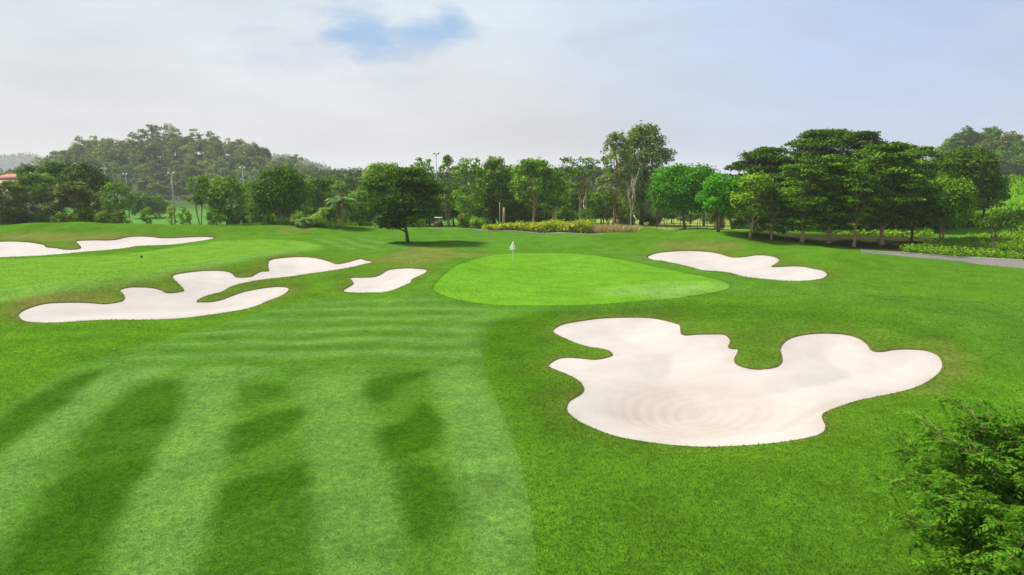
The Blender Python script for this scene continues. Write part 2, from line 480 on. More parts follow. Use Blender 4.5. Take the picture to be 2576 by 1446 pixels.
OUT_D = zc([(170,218),(190,195),(260,172),(370,155),(500,145),(640,142),(780,147),(900,160),(1000,180),(1070,203),(1130,215),(1220,215),(1300,205),(1380,192),(1470,190),(1560,200),(1630,222),(1658,245),(1650,270),(1610,295),(1575,318),(1600,324),(1700,320),(1830,315),(1930,320),(2040,342),(2140,362),(2190,390),(2200,415),(2180,442),(2120,465),(2020,478),(1880,486),(1720,482),(1540,468),(1380,452),(1250,435),(1130,400),(1050,385),(930,372),(790,365),(720,345),(640,322),(520,295),(420,275),(320,255),(220,245)], 2500, 940, 0.34938)
OUT_C = zc([(90,335),(110,318),(150,295),(155,280),(135,258),(150,250),(220,250),(290,245),(330,230),(370,205),(420,195),(500,190),(580,195),(620,202),(615,220),(580,238),(530,262),(515,285),(470,305),(410,330),(340,345),(250,347),(150,347),(105,342)], 1300, 940, 0.62112)
OUT_G = zc([(665,320),(690,280),(740,230),(810,180),(900,145),(1000,118),(1100,104),(1200,98),(1350,95),(1500,98),(1650,108),(1800,128),(1950,155),(2150,200),(2350,240),(2470,265),(2535,290),(2550,305),(2530,325),(2450,345),(2330,365),(2200,383),(2050,395),(1850,412),(1650,425),(1450,428),(1250,430),(1080,427),(930,412),(820,392),(730,365),(680,340)], 1300, 940, 0.62112)

BUNKERS = [
    ('A', to_world(OUT_A), 0.55, 'long white sand bunker at the far left edge under a dry grass mound'),
    ('B', to_world(OUT_B), 0.55, 'sprawling white sand bunker with several bays and a grass finger, left of the putting green'),
    ('C', to_world(OUT_C), 0.45, 'small white sand bunker touching the left side of the putting green'),
    ('D', to_world(OUT_D), 0.55, 'white sand bunker behind the right end of the putting green'),
    ('E', to_world(OUT_E), 0.75, 'large nearest sand bunker with raked rings and a grass tongue'),
]
GREEN_W = to_world(OUT_G)


# ------------------------------------------------------------------ the ground, bunkers and putting green in one triangulation
def build_ground():
    pts = []
    # fine fan over the course, coarser beyond and behind
    r = [3.5]
    while r[-1] < 185: r.append(r[-1] * 1.0085)
    r = np.array(r); a = np.radians(np.arange(-47, 47.01, 0.25))
    R, A = np.meshgrid(r, a, indexing='ij')
    jr = RNG.uniform(-0.3, 0.3, R.shape); ja = RNG.uniform(-0.3, 0.3, R.shape)
    R2 = R * (1 + 0.0085 * jr); A2 = A + np.radians(0.25) * ja
    P = np.stack([(R2 * np.sin(A2)).ravel(), (R2 * np.cos(A2)).ravel()], 1)
    r = [190.0]
    while r[-1] < 4000: r.append(r[-1] * 1.07)
    r = np.array(r); a = np.radians(np.arange(-180, 180, 2.0))
    R, A = np.meshgrid(r, a, indexing='ij')
    P2 = np.stack([(R * np.sin(A)).ravel(), (R * np.cos(A)).ravel()], 1)
    r = np.array([1.5, 3, 6, 10, 16, 25, 40, 65, 95, 130, 165.0]); a = np.radians(np.arange(50, 311, 4.0))
    R, A = np.meshgrid(r, a, indexing='ij')
    P3 = np.stack([(R * np.sin(A)).ravel(), (R * np.cos(A)).ravel()], 1)
    P = np.vstack([P, P2, P3])
    loops = [b[1] for b in BUNKERS] + [GREEN_W]
    keep = np.ones(len(P), bool)
    for L in loops:
        d = np.abs(sdf(L, P[:, 0], P[:, 1], 3.0)); dist = np.hypot(P[:, 0], P[:, 1])
        keep &= d > 0.0022 * dist
    P = P[keep]
    edges = []; allp = [P]; n = len(P)
    for L in loops:
        k = len(L); edges += [(n + i, n + (i + 1) % k) for i in range(k)]; allp.append(L); n += k
    P = np.vstack(allp)
    res = delaunay_2d_cdt([Vector(p) for p in P], edges, [], 0, 1e-7)
    V2 = np.array([(v.x, v.y) for v in res[0]]); Tr = np.array([f for f in res[2] if len(f) == 3])
    cen = V2[Tr].mean(1)
    a2 = V2[Tr]; cr = np.cross(a2[:, 1] - a2[:, 0], a2[:, 2] - a2[:, 0]); Tr[cr < 0] = Tr[cr < 0][:, ::-1]
    reg = np.zeros(len(Tr), int)
    for i, L in enumerate(loops):
        lo, hi = L.min(0), L.max(0)
        m = np.where((cen[:, 0] > lo[0]) & (cen[:, 0] < hi[0]) & (cen[:, 1] > lo[1]) & (cen[:, 1] < hi[1]))[0]
        ins = inside(L, cen[m, 0], cen[m, 1]); reg[m[ins]] = i + 1
    return V2, Tr, reg, loops


V2, TRI, REG, LOOPS = build_ground()
VX, VY = V2[:, 0], V2[:, 1]
VZ = T(VX, VY)
DIST = np.hypot(VX, VY)

# ---- turf colours: rough, fairway mown in bands, dry mounds -------------------------------------------
C_ROUGH = np.array((0.062, 0.152, 0.009)); C_DARK = np.array((0.026, 0.088, 0.0025)); C_FAIR = np.array((0.066, 0.163, 0.017))
C_LIGHT = np.array((0.106, 0.204, 0.040)); C_FAR = np.array((0.108, 0.235, 0.020)); C_DRY = np.array((0.150, 0.140, 0.036))
C_LUSH = np.array((0.076, 0.190, 0.007)); C_SOIL_SHADE = np.array((0.030, 0.026, 0.012)); C_MEAD = np.array((0.08, 0.21, 0.012))
C_LIP = np.array((0.14, 0.135, 0.05))
COLR = np.tile(C_ROUGH, (len(V2), 1))


CLIP = [None]


def paint(pp, col, blur, amt=1.0, warp=0.0, wscale=3.0, k=3, wk=0):
    P = to_world(pp, k)
    d = sdf(P, VX, VY, blur * 1.2 + warp * 1.5 + 0.5)
    if warp: d = d + warp * wob(VX, VY, wscale, wk)
    m = sstep(blur, -blur, d) * amt
    if CLIP[0] is not None: m = m * CLIP[0]
    global COLR
    COLR = COLR * (1 - m[:, None]) + np.asarray(col) * m[:, None]


def z6(pts): return [(x * 0.5435, y * 0.5435 + 827) for x, y in pts]
def z2(pts): return [((900 + x * 0.4011) / 1.5714, (450 + y * 0.4011) / 1.5714) for x, y in pts]


# broad patches in the rough
m = sstep(-0.5, 0.9, wob(VX, VY, 9.0, 3))[:, None] * 0.45; COLR = COLR * (1 - m) + C_LUSH * m
m = sstep(0.1, 1.0, wob(VX, VY, 7.0, 4))[:, None] * 0.45; COLR = COLR * (1 - m) + C_DARK * m
m = sstep(0.25, 1.0, wob(VX, VY, 4.0, 2))[:, None] * 0.22; COLR = COLR * (1 - m) + C_FAIR * m
# far fairway on the left and beyond the green
paint([(-200,668),(0,652),(300,640),(540,607),(700,603),(800,613),(795,626),(650,643),(500,675),(350,706),(150,736),(-200,775)], C_FAR, 0.6, 0.95)
paint([(-200,735),(0,725),(200,705),(350,690),(500,660),(640,640),(790,624),(800,630),(650,650),(500,684),(350,714),(150,745),(-200,785)], C_LIGHT, 0.8, 0.55)
paint([(880,600),(1000,585),(1300,578),(1500,590),(1480,615),(1300,630),(1150,640),(1050,650),(980,640),(900,625)], C_FAIR, 1.5, 0.55)
paint([(1480,610),(1560,622),(1700,655),(1840,695),(1870,725),(1830,735),(1700,690),(1560,650),(1500,630)], C_FAIR, 0.7, 0.7)
for b in ([(830,1225),(900,1228),(1290,1325),(1230,1338),(1050,1300)], [(1040,1225),(1110,1228),(1480,1315),(1420,1330),(1230,1290)], [(1220,1222),(1300,1226),(1660,1280),(1600,1295),(1400,1262)]):
    paint(z2(b), C_LIGHT, 0.5, 0.8, k=2)
for b in ([(700,1215),(830,1222),(1050,1300),(1230,1345),(1000,1330)], [(920,1228),(1040,1225),(1230,1290),(1400,1330),(1290,1330)], [(1120,1228),(1215,1224),(1400,1265),(1580,1297),(1480,1318)]):
    paint(z2(b), C_ROUGH, 0.5, 0.8, k=2)
# main fairway running up to the green
FW = [(-300,1180),(0,1033),(92,974),(228,908),(326,873),(489,832),(600,800),(720,765),(860,745),(960,752),(1075,722),(1100,700),(1092,728),(1120,760),(1240,775),(1330,775),(1420,778),(1330,790),(1255,806),(1222,838),(1213,880),(1225,940),(1245,1000),(1270,1050),(1290,1110),(1315,1190),(1332,1280),(1343,1370),(1347,1446),(1350,1600),(1300,2100),(0,2400),(-900,2000)]
paint(FW, C_FAIR, 0.14, 1.0)
CLIP[0] = sstep(0.10, -0.10, sdf(to_world(FW, 3), VX, VY, 1.0))
paint([(1240,800),(1213,870),(1235,960),(1285,1090),(1330,1290),(1343,1446),(1345,1600),(1240,1600),(1180,1446),(1170,1290),(1140,1090),(1130,930),(1110,830),(1150,770)], C_LIGHT, 0.8, 0.45)
paint([(700,770),(950,755),(1080,730),(1240,790),(1210,900),(900,930),(600,910),(420,900),(520,840)], C_FAIR, 1.0, 0.5)
# cross bands near the approach
for y0, x0, x1, w in ((893,330,1225,13), (861,420,1215,11), (832,480,1215,10), (804,560,1190,8), (779,640,1180,6), (759,760,1100,5)):
    paint([(x0,y0+4),((x0+x1)/2,y0-w*0.6-3),(x1,y0-w*0.5-4),(x1,y0+w*0.5-4),((x0+x1)/2,y0+w*0.5-3),(x0,y0+w*0.3+6)], C_LIGHT, 0.35, 0.62, 0.05, 2.0, 2)
for y0, x0, x1, w in ((915,300,1215,14), (877,380,1215,9), (847,450,1210,8), (818,520,1200,7), (791,600,1180,6)):
    paint([(x0,y0+4),((x0+x1)/2,y0-w*0.5-3),(x1,y0-w*0.5-4),(x1,y0+w*0.5-4),((x0+x1)/2,y0+w*0.5-3),(x0,y0+w*0.3+6)], C_ROUGH * 0.85, 0.35, 0.5, 0.05, 2.0, 2)
# lengthwise light bands of the foreground
paint(z6([(520,200),(800,175),(700,235),(520,320),(380,430),(250,560),(100,760),(0,900),(-300,1150),(-300,850),(0,590),(170,450),(330,310)]), C_LIGHT, 0.5, 0.70, 0.2, 3.0)
paint(z6([(840,300),(900,190),(1230,185),(1120,260),(1090,400),(1040,560),(1000,800),(960,1000),(940,1300),(420,1300),(520,1000),(590,800),(690,600),(800,430)]), C_LIGHT, 0.5, 0.55, 0.2, 3.0, wk=1)
paint(z6([(1400,420),(1420,230),(1680,220),(1690,330),(1740,460),(1800,620),(1840,900),(1860,1300),(1450,1300),(1440,1000),(1430,700)]), C_LIGHT, 0.7, 0.42, 0.25, 3.0, wk=2)
paint(z6([(2050,430),(1990,250),(1900,200),(2150,180),(2230,300),(2340,450),(2420,650),(2460,900),(2480,1300),(2150,1300),(2180,900),(2100,650)]), C_LIGHT, 0.7, 0.48, 0.25, 3.0, wk=3)
for b in (z6([(620,250),(830,240),(830,350),(780,440),(690,640),(560,860),(480,1010),(400,1300),(-250,1300),(60,1010),(180,850),(280,700),(400,500),(520,360)]),
          z6([(1110,250),(1320,245),(1390,360),(1410,600),(1440,1000),(1440,1300),(930,1300),(1000,850),(1050,600),(1075,430)]),
          z6([(1690,235),(1960,185),(2000,330),(2050,430),(2100,700),(2170,900),(2190,1300),(1880,1300),(1850,900),(1830,700),(1770,500),(1730,360)])):
    paint(b, C_ROUGH * 0.84, 0.40, 0.55, 0.2, 2.5)
# deep green blocks where the mower turned against the light bands
for b, amt in ((z6([(-60,460),(150,320),(330,225),(470,195),(400,260),(300,350),(180,440),(80,510),(-60,610)]), 0.85),
               (z6([(620,285),(800,245),(840,330),(790,430),(560,470),(430,470),(520,370)]), 0.75),
               (z6([(430,470),(790,420),(720,540),(680,660),(560,700),(300,700),(360,580)]), 0.6),
               (z6([(300,690),(690,600),(660,690),(560,850),(480,1010),(420,1300),(-200,1300),(60,1010),(170,850)]), 0.85),
               (z6([(1120,265),(1300,255),(1310,300),(1200,330),(1110,325)]), 0.6),
               (z6([(1085,440),(1380,365),(1400,430),(1240,530),(1060,580),(1065,510)]), 0.85),
               (z6([(1020,735),(1250,670),(1410,615),(1425,720),(1200,830),(1000,860)]), 0.95),
               (z6([(1005,860),(1200,835),(1430,780),(1440,1000),(1430,1300),(930,1300),(970,1010)]), 0.62),
               (z6([(1690,240),(1810,215),(1960,190),(1980,210),(1850,270),(1760,345),(1700,310)]), 0.75),
               (z6([(1755,480),(1870,430),(1960,345),(2045,430),(2000,550),(1800,605)]), 0.95),
               (z6([(1830,640),(1960,620),(2090,700),(2160,800),(2060,930),(1960,1010),(1890,930),(1840,790)]), 0.6),
               (z6([(1855,740),(1990,640),(2040,760),(2000,930),(1935,1000),(1880,880)]), 0.7)):
    paint(b, C_DARK * np.array((0.95, 0.92, 0.9)), 0.32, amt * 0.92, 0.15, 2.2)
CLIP[0] = None
# turf tones round the large bunker; dark patches paint in the mounds' shade
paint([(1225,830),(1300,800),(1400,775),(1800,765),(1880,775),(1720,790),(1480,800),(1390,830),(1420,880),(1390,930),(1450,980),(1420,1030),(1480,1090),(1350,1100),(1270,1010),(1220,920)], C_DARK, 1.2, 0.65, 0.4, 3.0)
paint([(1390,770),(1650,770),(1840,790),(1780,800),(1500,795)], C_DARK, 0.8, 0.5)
paint([(2080,1050),(2350,990),(2420,1060),(2300,1130),(2060,1150),(1800,1150),(2060,1110)], C_LUSH * 0.85, 1.0, 0.6, 0.3)
paint([(1345,1300),(1600,1180),(2000,1180),(2250,1250),(2250,1500),(1345,1500)], C_ROUGH * 0.85, 1.0, 0.5, 0.3)
paint([(1860,705),(2080,712),(2300,735),(2576,760),(2700,800),(2700,960),(2500,900),(2400,830),(2250,780),(2050,750),(1850,740)], C_FAIR, 2.0, 0.5, 0.6, 4.0)  # crest tops painted lighter to bring out the relief
paint([(1560,830),(1850,800),(2100,812),(2300,835),(2420,880),(2380,840),(2200,795),(1950,780),(1700,790)], C_DARK, 0.9, 0.45, 0.4, 3.0)  # swale painted darker to read as shaded relief
paint([(0,850),(180,830),(420,815),(560,800),(420,850),(250,890),(80,950),(-100,1010)], C_LUSH, 1.0, 0.5, 0.4, 3.0)
# soil and litter under the trees, darkened to paint in shade, bright herbs beyond them, lawn of the practice ground
paint([(1850,588),(1960,603),(2080,614),(2200,628),(2330,640),(2480,646),(2700,655),(2700,600),(2480,600),(2200,592),(2000,585)], C_SOIL_SHADE, 1.2, 0.9, 0.6)
paint([(1860,578),(2000,584),(2200,590),(2450,597),(2700,600),(2700,545),(2300,548),(1860,548)], C_MEAD, 2.0, 0.95, k=1)
paint([(1490,571),(1640,571),(1850,577),(1850,552),(1640,546),(1490,546)], np.array((0.26, 0.30, 0.075)), 2.0, 0.8, k=1)
paint([(2280,644),(2400,649),(2700,664),(2700,470),(2480,470),(2420,560)], C_MEAD * 0.95, 2.5, 0.75, 0.5, k=1)
far = sstep(108, 150, VY) * sstep(30, -10, VX)
COLR = COLR * (1 - far[:, None]) + np.array((0.085, 0.21, 0.035)) * far[:, None]
far = sstep(230, 330, DIST); COLR = COLR * (1 - far[:, None]) + np.array((0.05, 0.09, 0.03)) * far[:, None]
# dry, tired grass on the mounds behind the sand
DSDF = []
for (nm, L, dep, lab) in BUNKERS:
    d = sdf(L, VX, VY, 7.0); DSDF.append(d)
    # how far the nearest sand lies towards the viewer: far banks dry out, near banks stay green
    ux, uy = VX / DIST, VY / DIST
    k = 1.2 if nm != 'E' else 0.8
    back = sdf(L, VX - ux * k, VY - uy * k, 7.0)
    bank = sstep(2.6, 0.0, back) * (d > 0) * sstep(3.6, 0.2, d)
    amt = {'A': 0.9, 'B': 0.8, 'C': 0.55, 'D': 0.65, 'E': 0.42}[nm]
    bank = bank * amt * (0.65 + 0.35 * wob(VX, VY, 1.3, 2))
    bank = np.clip(bank, 0, 1)[:, None]
    COLR = COLR * (1 - bank) + C_DRY * np.array((0.62, 0.72, 0.5)) * bank
    edge = (sstep(0.30, 0.0, d) * (d > -0.02) * 0.35 * sstep(1.0, 0.0, back))[:, None]
    COLR = COLR * (1 - edge) + np.array((0.19, 0.15, 0.05)) * edge
for b in ([(690,576),(740,572),(790,574),(780,583),(720,586)], [(0,586),(150,584),(340,590),(330,600),(180,606),(0,600)], [(1060,620),(1150,632),(1110,660),(960,665),(940,650)],
          [(2360,860),(2420,900),(2410,950),(2330,990),(2390,930)], [(1640,612),(1750,605),(1860,612),(1840,630),(1700,628)], [(1130,636),(1260,640),(1180,650)], [(20,750),(200,735),(300,755),(160,765),(40,790)]):
    paint(b, C_DRY, 0.9, 0.6, 0.5, 2.0, 2)
# a collar of slightly darker grass round the putting surface
dG = sdf(GREEN_W, VX, VY, 5.0)
m = (sstep(1.5, 1.1, dG) * 0.45 * (VX < 8))[:, None]; COLR = COLR * (1 - m) + C_FAIR * m
m = (sstep(0.35, 0.0, dG) * 0.45)[:, None]; COLR = COLR * (1 - m) + C_DARK * m


def sub_mesh(name, tri, z, col, mat, extra=None):
    u, inv = np.unique(tri.ravel(), return_inverse=True)
    V = np.stack([VX[u], VY[u], z[u]], 1)
    fl = [inv.reshape(-1, 3)]; C = np.hstack([col[u] * 0.88, np.ones((len(u), 1))])
    if extra is not None:
        eV, eQ, eC = extra
        fl.append(np.asarray(eQ) + len(V)); V = np.vstack([V, eV]); C = np.vstack([C, np.hstack([eC, np.ones((len(eC), 1))])])
    return mesh_obj(name, V, fl, mat, smooth=True, color=C)


# the turf sheet, with a small cut lip down into each bunker
eV, eQ, eC = [], [], []; nb = 0
for (nm, L, dep, lab) in BUNKERS:
    n = len(L); zt = T(L[:, 0], L[:, 1]); lip = 0.004 * np.hypot(L[:, 0], L[:, 1]) + 0.03
    eV.append(np.stack([L[:, 0], L[:, 1], zt], 1)); eV.append(np.stack([L[:, 0], L[:, 1], zt - lip - 0.25], 1))
    i = np.arange(n); j = (i + 1) % n
    eQ.append(np.stack([i, j, n + j, n + i], 1) + nb); nb += 2 * n
    eC.append(np.tile(C_LIP, (2 * n, 1)))
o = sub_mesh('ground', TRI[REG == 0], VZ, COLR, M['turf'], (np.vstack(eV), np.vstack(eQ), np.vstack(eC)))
tag(o, 'green golf course turf with mown bands rolling away to the trees', 'ground', kind='structure')

for i, (nm, L, dep, lab) in enumerate(BUNKERS):
    d = -DSDF[i]
    lip = 0.0007 * DIST + 0.015
    z = VZ - lip - 0.50 * dep * sstep(0.0, 4.6, d) * (0.9 + 0.1 * wob(VX, VY, 2.5, 1))
    base = np.tile(np.array((0.440, 0.398, 0.366)), (len(V2), 1))
    # dirt washed down from the cut edge
    dirt = (sstep(0.7, 0.0, d) * np.clip(0.35 + 0.65 * wob(VX, VY, 0.8, 3), 0, 1) * 0.38)[:, None]
    base = base * (1 - dirt) + np.array((0.31, 0.225, 0.165)) * dirt
    soft = sstep(0.1, 1.0, wob(VX, VY, 3.0, 4))[:, None] * 0.12
    base = base * (1 - soft) + np.array((0.425, 0.395, 0.338)) * soft
    if nm == 'E':
        # damp sand raked in rings in the bottom of the bunker
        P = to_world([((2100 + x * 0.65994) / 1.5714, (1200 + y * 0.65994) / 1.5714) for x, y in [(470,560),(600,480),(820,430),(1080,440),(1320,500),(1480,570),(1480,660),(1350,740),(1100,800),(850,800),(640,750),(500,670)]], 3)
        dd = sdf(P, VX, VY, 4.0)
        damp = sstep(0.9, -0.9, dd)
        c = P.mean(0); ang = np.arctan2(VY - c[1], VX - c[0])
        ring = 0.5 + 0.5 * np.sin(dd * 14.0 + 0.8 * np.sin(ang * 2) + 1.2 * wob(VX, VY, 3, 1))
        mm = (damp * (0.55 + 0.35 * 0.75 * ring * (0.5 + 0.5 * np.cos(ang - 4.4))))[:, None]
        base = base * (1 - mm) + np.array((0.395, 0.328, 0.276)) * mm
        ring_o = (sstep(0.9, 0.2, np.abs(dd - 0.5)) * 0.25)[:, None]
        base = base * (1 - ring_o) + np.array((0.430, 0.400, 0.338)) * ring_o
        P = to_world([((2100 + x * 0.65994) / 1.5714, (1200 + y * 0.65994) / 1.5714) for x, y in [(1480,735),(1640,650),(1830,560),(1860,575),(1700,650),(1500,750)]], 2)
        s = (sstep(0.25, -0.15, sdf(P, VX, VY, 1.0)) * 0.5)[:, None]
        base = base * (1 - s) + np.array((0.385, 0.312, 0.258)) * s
        z = z + 0.007 * np.sin(dd * 14.0) * damp
    o = sub_mesh('sand_bunker', TRI[REG == i + 1], z, base, M['sand'])
    tag(o, lab, 'sand bunker', kind='structure')

gc = np.tile(np.array((0.100, 0.250, 0.014)), (len(V2), 1))
m = sstep(0.0, 1.0, wob(VX, VY, 5.0, 1))[:, None] * 0.35; gc = gc * (1 - m) + np.array((0.076, 0.215, 0.008)) * m
P = to_world(zc([(1720,345),(2000,300),(2330,285),(2530,300),(2500,335),(2250,375),(1950,370)], 1300, 940, 0.62112), 3)
m = (sstep(1.6, -1.6, sdf(P, VX, VY, 4.0) + 0.6 * wob(VX, VY, 2.0, 2)) * 0.65)[:, None]; gc = gc * (1 - m) + np.array((0.165, 0.29, 0.065)) * m
m = (sstep(-0.45, 0.0, dG) * 0.25)[:, None]; gc = gc * (1 - m) + np.array((0.07, 0.205, 0.008)) * m
o = sub_mesh('putting_green', TRI[REG == 6], VZ, gc, M['putting'])
tag(o, 'smooth bright green putting surface round the flagstick', 'putting green', kind='structure')


# ------------------------------------------------------------------ leaf and tree builders
def leaf_faces(P, N, length, width, rng):
    """one small rhombic leaf per point"""
    n = len(P); N = N / (np.linalg.norm(N, axis=1)[:, None] + 1e-9)
    a = rng.normal(size=(n, 3)); u = np.cross(N, a); u /= np.linalg.norm(u, axis=1)[:, None] + 1e-9
    w = np.cross(N, u)
    l = (np.asarray(length) * rng.uniform(0.65, 1.3, n))[:, None] * 0.5; b = (np.asarray(width) * rng.uniform(0.65, 1.3, n))[:, None] * 0.5
    sag = N * (l * rng.uniform(-0.3, 0.1, n)[:, None])
    V = np.stack([P - u * l, P + w * b, P + u * l + sag, P - w * b], 1).reshape(-1, 3)
    Q = np.arange(4 * n).reshape(-1, 4)
    return V, Q


def clump_leaves(centers, radii, n_each, rng, leaf, up=0.5, top=0.35, hollow=0.5):
    """leaves spread through ellipsoidal sprays; radii (k,3)"""
    k = len(centers)
    cnt = np.maximum(3, (np.asarray(n_each) * np.ones(k)).astype(int))
    idx = np.repeat(np.arange(k), cnt); n = len(idx)
    d = rng.normal(size=(n, 3)); d[:, 2] += top; d /= np.linalg.norm(d, axis=1)[:, None]
    rr = hollow + (1 - hollow) * rng.uniform(0, 1, n) ** 0.6
    rr *= 1 + 0.18 * rng.normal(size=n)
    P = centers[idx] + d * radii[idx] * rr[:, None]
    N = d * (1 - up) + np.array([0, 0, 1.0]) * up + rng.normal(size=(n, 3)) * 0.42
    V, Q = leaf_faces(P, N, leaf, leaf * 0.62, rng)
    ct = rng.uniform(0, 1, k)
    tint = np.clip(0.45 * ct[idx] + 0.55 * rng.uniform(0, 1, n) ** 1.2, 0, 1)
    return V, Q, np.repeat(tint, 4)


def limb(mb, a, b, r0, r1, rng, bend=0.15, n=6, sides=5, rise=0.25):
    a = np.asarray(a, float); b = np.asarray(b, float); L = np.linalg.norm(b - a)
    t = np.linspace(0, 1, n)[:, None]
    off = rng.normal(size=3) * L * bend; off[2] = abs(off[2]) * 0.4 + rise * L * 0.4
    p = a + (b - a) * t + off * (t * (1 - t) * 1.6)
    p[1:-1] += rng.normal(size=(n - 2, 3)) * L * 0.015
    mb.tube(p, r0 + (r1 - r0) * t[:, 0] ** 0.8, sides)
    return p


def tree_parts(rng, H, W, cb, style, trunk_r, lean=(0, 0), forks=1, density=1.0, leaf=0.3, D=None, profile=None):
    """returns trunk MB and crown arrays; H total height, W crown width, cb crown base height"""
    D = D or W
    R = np.array([W / 2, D / 2]); ch = H - cb
    C, Rd = [], []; ph0, ph1 = rng.uniform(0, 6.28, 2)
    nC = int(max(14, {'umbrella': 84, 'dome': 95, 'loose': 62, 'tall': 95, 'wispy': 36, 'bush': 48, 'sapling': 16, 'hill': 26}[style] * min(1.6, max(0.4, W / 7.0))))
    for i in range(nC):
        th = rng.uniform(0, 2 * math.pi)
        if style == 'umbrella':
            lev = rng.choice([0.05, 0.2, 0.36, 0.52, 0.68, 0.83, 0.97], p=[0.10, 0.12, 0.14, 0.17, 0.19, 0.17, 0.11])
            lobe = 1 + 0.20 * math.sin(2 * th + ph0) + 0.16 * math.sin(3 * th + ph1 + lev * 5)
            prof = (0.92 if lev < 0.55 else 0.92 - 0.60 * ((lev - 0.55) / 0.45) ** 1.3) * lobe
            q = prof * rng.uniform(0, 1) ** 0.45; x, y = q * math.cos(th), q * math.sin(th)
            h = max(0.0, lev + rng.normal() * 0.055 - 0.12 * q * q + 0.07 * math.sin(th * 2 + ph1))
            s = W * rng.uniform(0.085, 0.165); rad = (s * 1.15, s * 1.15, s * rng.uniform(0.22, 0.42))
        elif style in ('dome', 'bush'):
            ph = math.acos(rng.uniform(-0.75, 1)); q = rng.uniform(0.55, 0.98)
            x, y, zz = q * math.sin(ph) * math.cos(th), q * math.sin(ph) * math.sin(th), q * math.cos(ph)
            h = 0.47 + 0.5 * zz; s = W * rng.uniform(0.09, 0.16); rad = (s, s, s * rng.uniform(0.65, 0.9))
            if style == 'bush': rad = (s * 1.1, s * 1.1, s)
        elif style == 'tall':
            h = rng.uniform(0.02, 1) ** 0.85; prof = math.sin(math.pi * min(1, 0.16 + 0.80 * h)) ** 0.75
            q = prof * math.sqrt(rng.uniform(0.12, 1)); x, y = q * math.cos(th), q * math.sin(th)
            s = W * rng.uniform(0.07, 0.125); rad = (s, s, s * rng.uniform(0.7, 1.15))
        elif style in ('loose', 'hill'):
            h = rng.uniform(0.05, 0.97); prof = math.sin(math.pi * (0.14 + 0.76 * h)) ** 0.65
            q = prof * math.sqrt(rng.uniform(0.15, 1)); x, y = q * math.cos(th), q * math.sin(th)
            s = W * rng.uniform(0.10, 0.17); rad = (s, s, s * rng.uniform(0.5, 0.8))
        elif style == 'wispy':
            h = rng.uniform(0.1, 1) ** 0.8; q = (0.35 + 0.65 * h) * math.sqrt(rng.uniform(0.1, 1)); x, y = q * math.cos(th), q * math.sin(th)
            s = W * rng.uniform(0.07, 0.14); rad = (s, s, s * 0.5)
        else:
            h = rng.uniform(0.1, 1); q = math.sqrt(rng.uniform(0.05, 1)) * (1 - 0.5 * abs(h - 0.5)); x, y = q * math.cos(th), q * math.sin(th)
            s = W * rng.uniform(0.14, 0.24); rad = (s, s, s * 0.6)
        if style == 'umbrella' and i % 4 == 0:
            # thin outer sprays that break the outline
            lv = rng.uniform(0.3, 1.0); q = (1.08 if lv < 0.6 else 1.08 - 0.75 * (lv - 0.6) / 0.4) * rng.uniform(0.8, 1.05); x, y = q * math.cos(th), q * math.sin(th)
            h = min(1.0, lv + rng.uniform(0, 0.08)); s = W * rng.uniform(0.04, 0.075); rad = (s * 1.5, s * 1.5, s * 0.35)
        C.append((x * max(0.05, R[0] - rad[0] * 0.7) + lean[0], y * max(0.05, R[1] - rad[1] * 0.7) + lean[1], cb + h * ch * 0.96)); Rd.append(rad)
    if profile is not None:
        # crown spread measured to either side of the trunk at each height
        C, Rd = [], []; ph = np.array(profile, float)
        for i in range(118):
            h = rng.uniform(0, 1) ** 0.9; l, r = np.interp(h, ph[:, 0], ph[:, 1]), np.interp(h, ph[:, 0], ph[:, 2])
            m_, hw = 0.5 * (l + r), 0.5 * (r - l); a_ = rng.uniform(0, 2 * math.pi); q = rng.uniform(0, 1) ** 0.4
            s = rng.uniform(0.075, 0.14) * W
            C.append((m_ + max(0.1, hw - 0.8 * s) * q * math.cos(a_), max(0.1, min(D / 2, 1.1 * hw) - 0.8 * s) * q * math.sin(a_), cb + h * ch + rng.normal() * 0.12)); Rd.append((s * 1.15, s, s * rng.uniform(0.18, 0.32)))
    C = np.array(C); Rd = np.array(Rd)
    C[:, 2] = np.minimum(C[:, 2], H - Rd[:, 2] * 0.8)
    up = {'umbrella': 0.68, 'dome': 0.35, 'loose': 0.45, 'tall': 0.35, 'wispy': 0.55, 'bush': 0.4, 'sapling': 0.5, 'hill': 0.4}[style]
    area = Rd[:, 0] * Rd[:, 1] * 4 + Rd[:, 0] * Rd[:, 2] * 6
    n_each = area / (leaf * leaf * 0.62) * 1.15 * density * {'wispy': 0.55, 'loose': 0.8, 'tall': 0.8}.get(style, 1.0)
    crown = clump_leaves(C, Rd, n_each, rng, leaf, up, 0.35 if style != 'umbrella' else 0.6, 0.45)
    mb = MB()
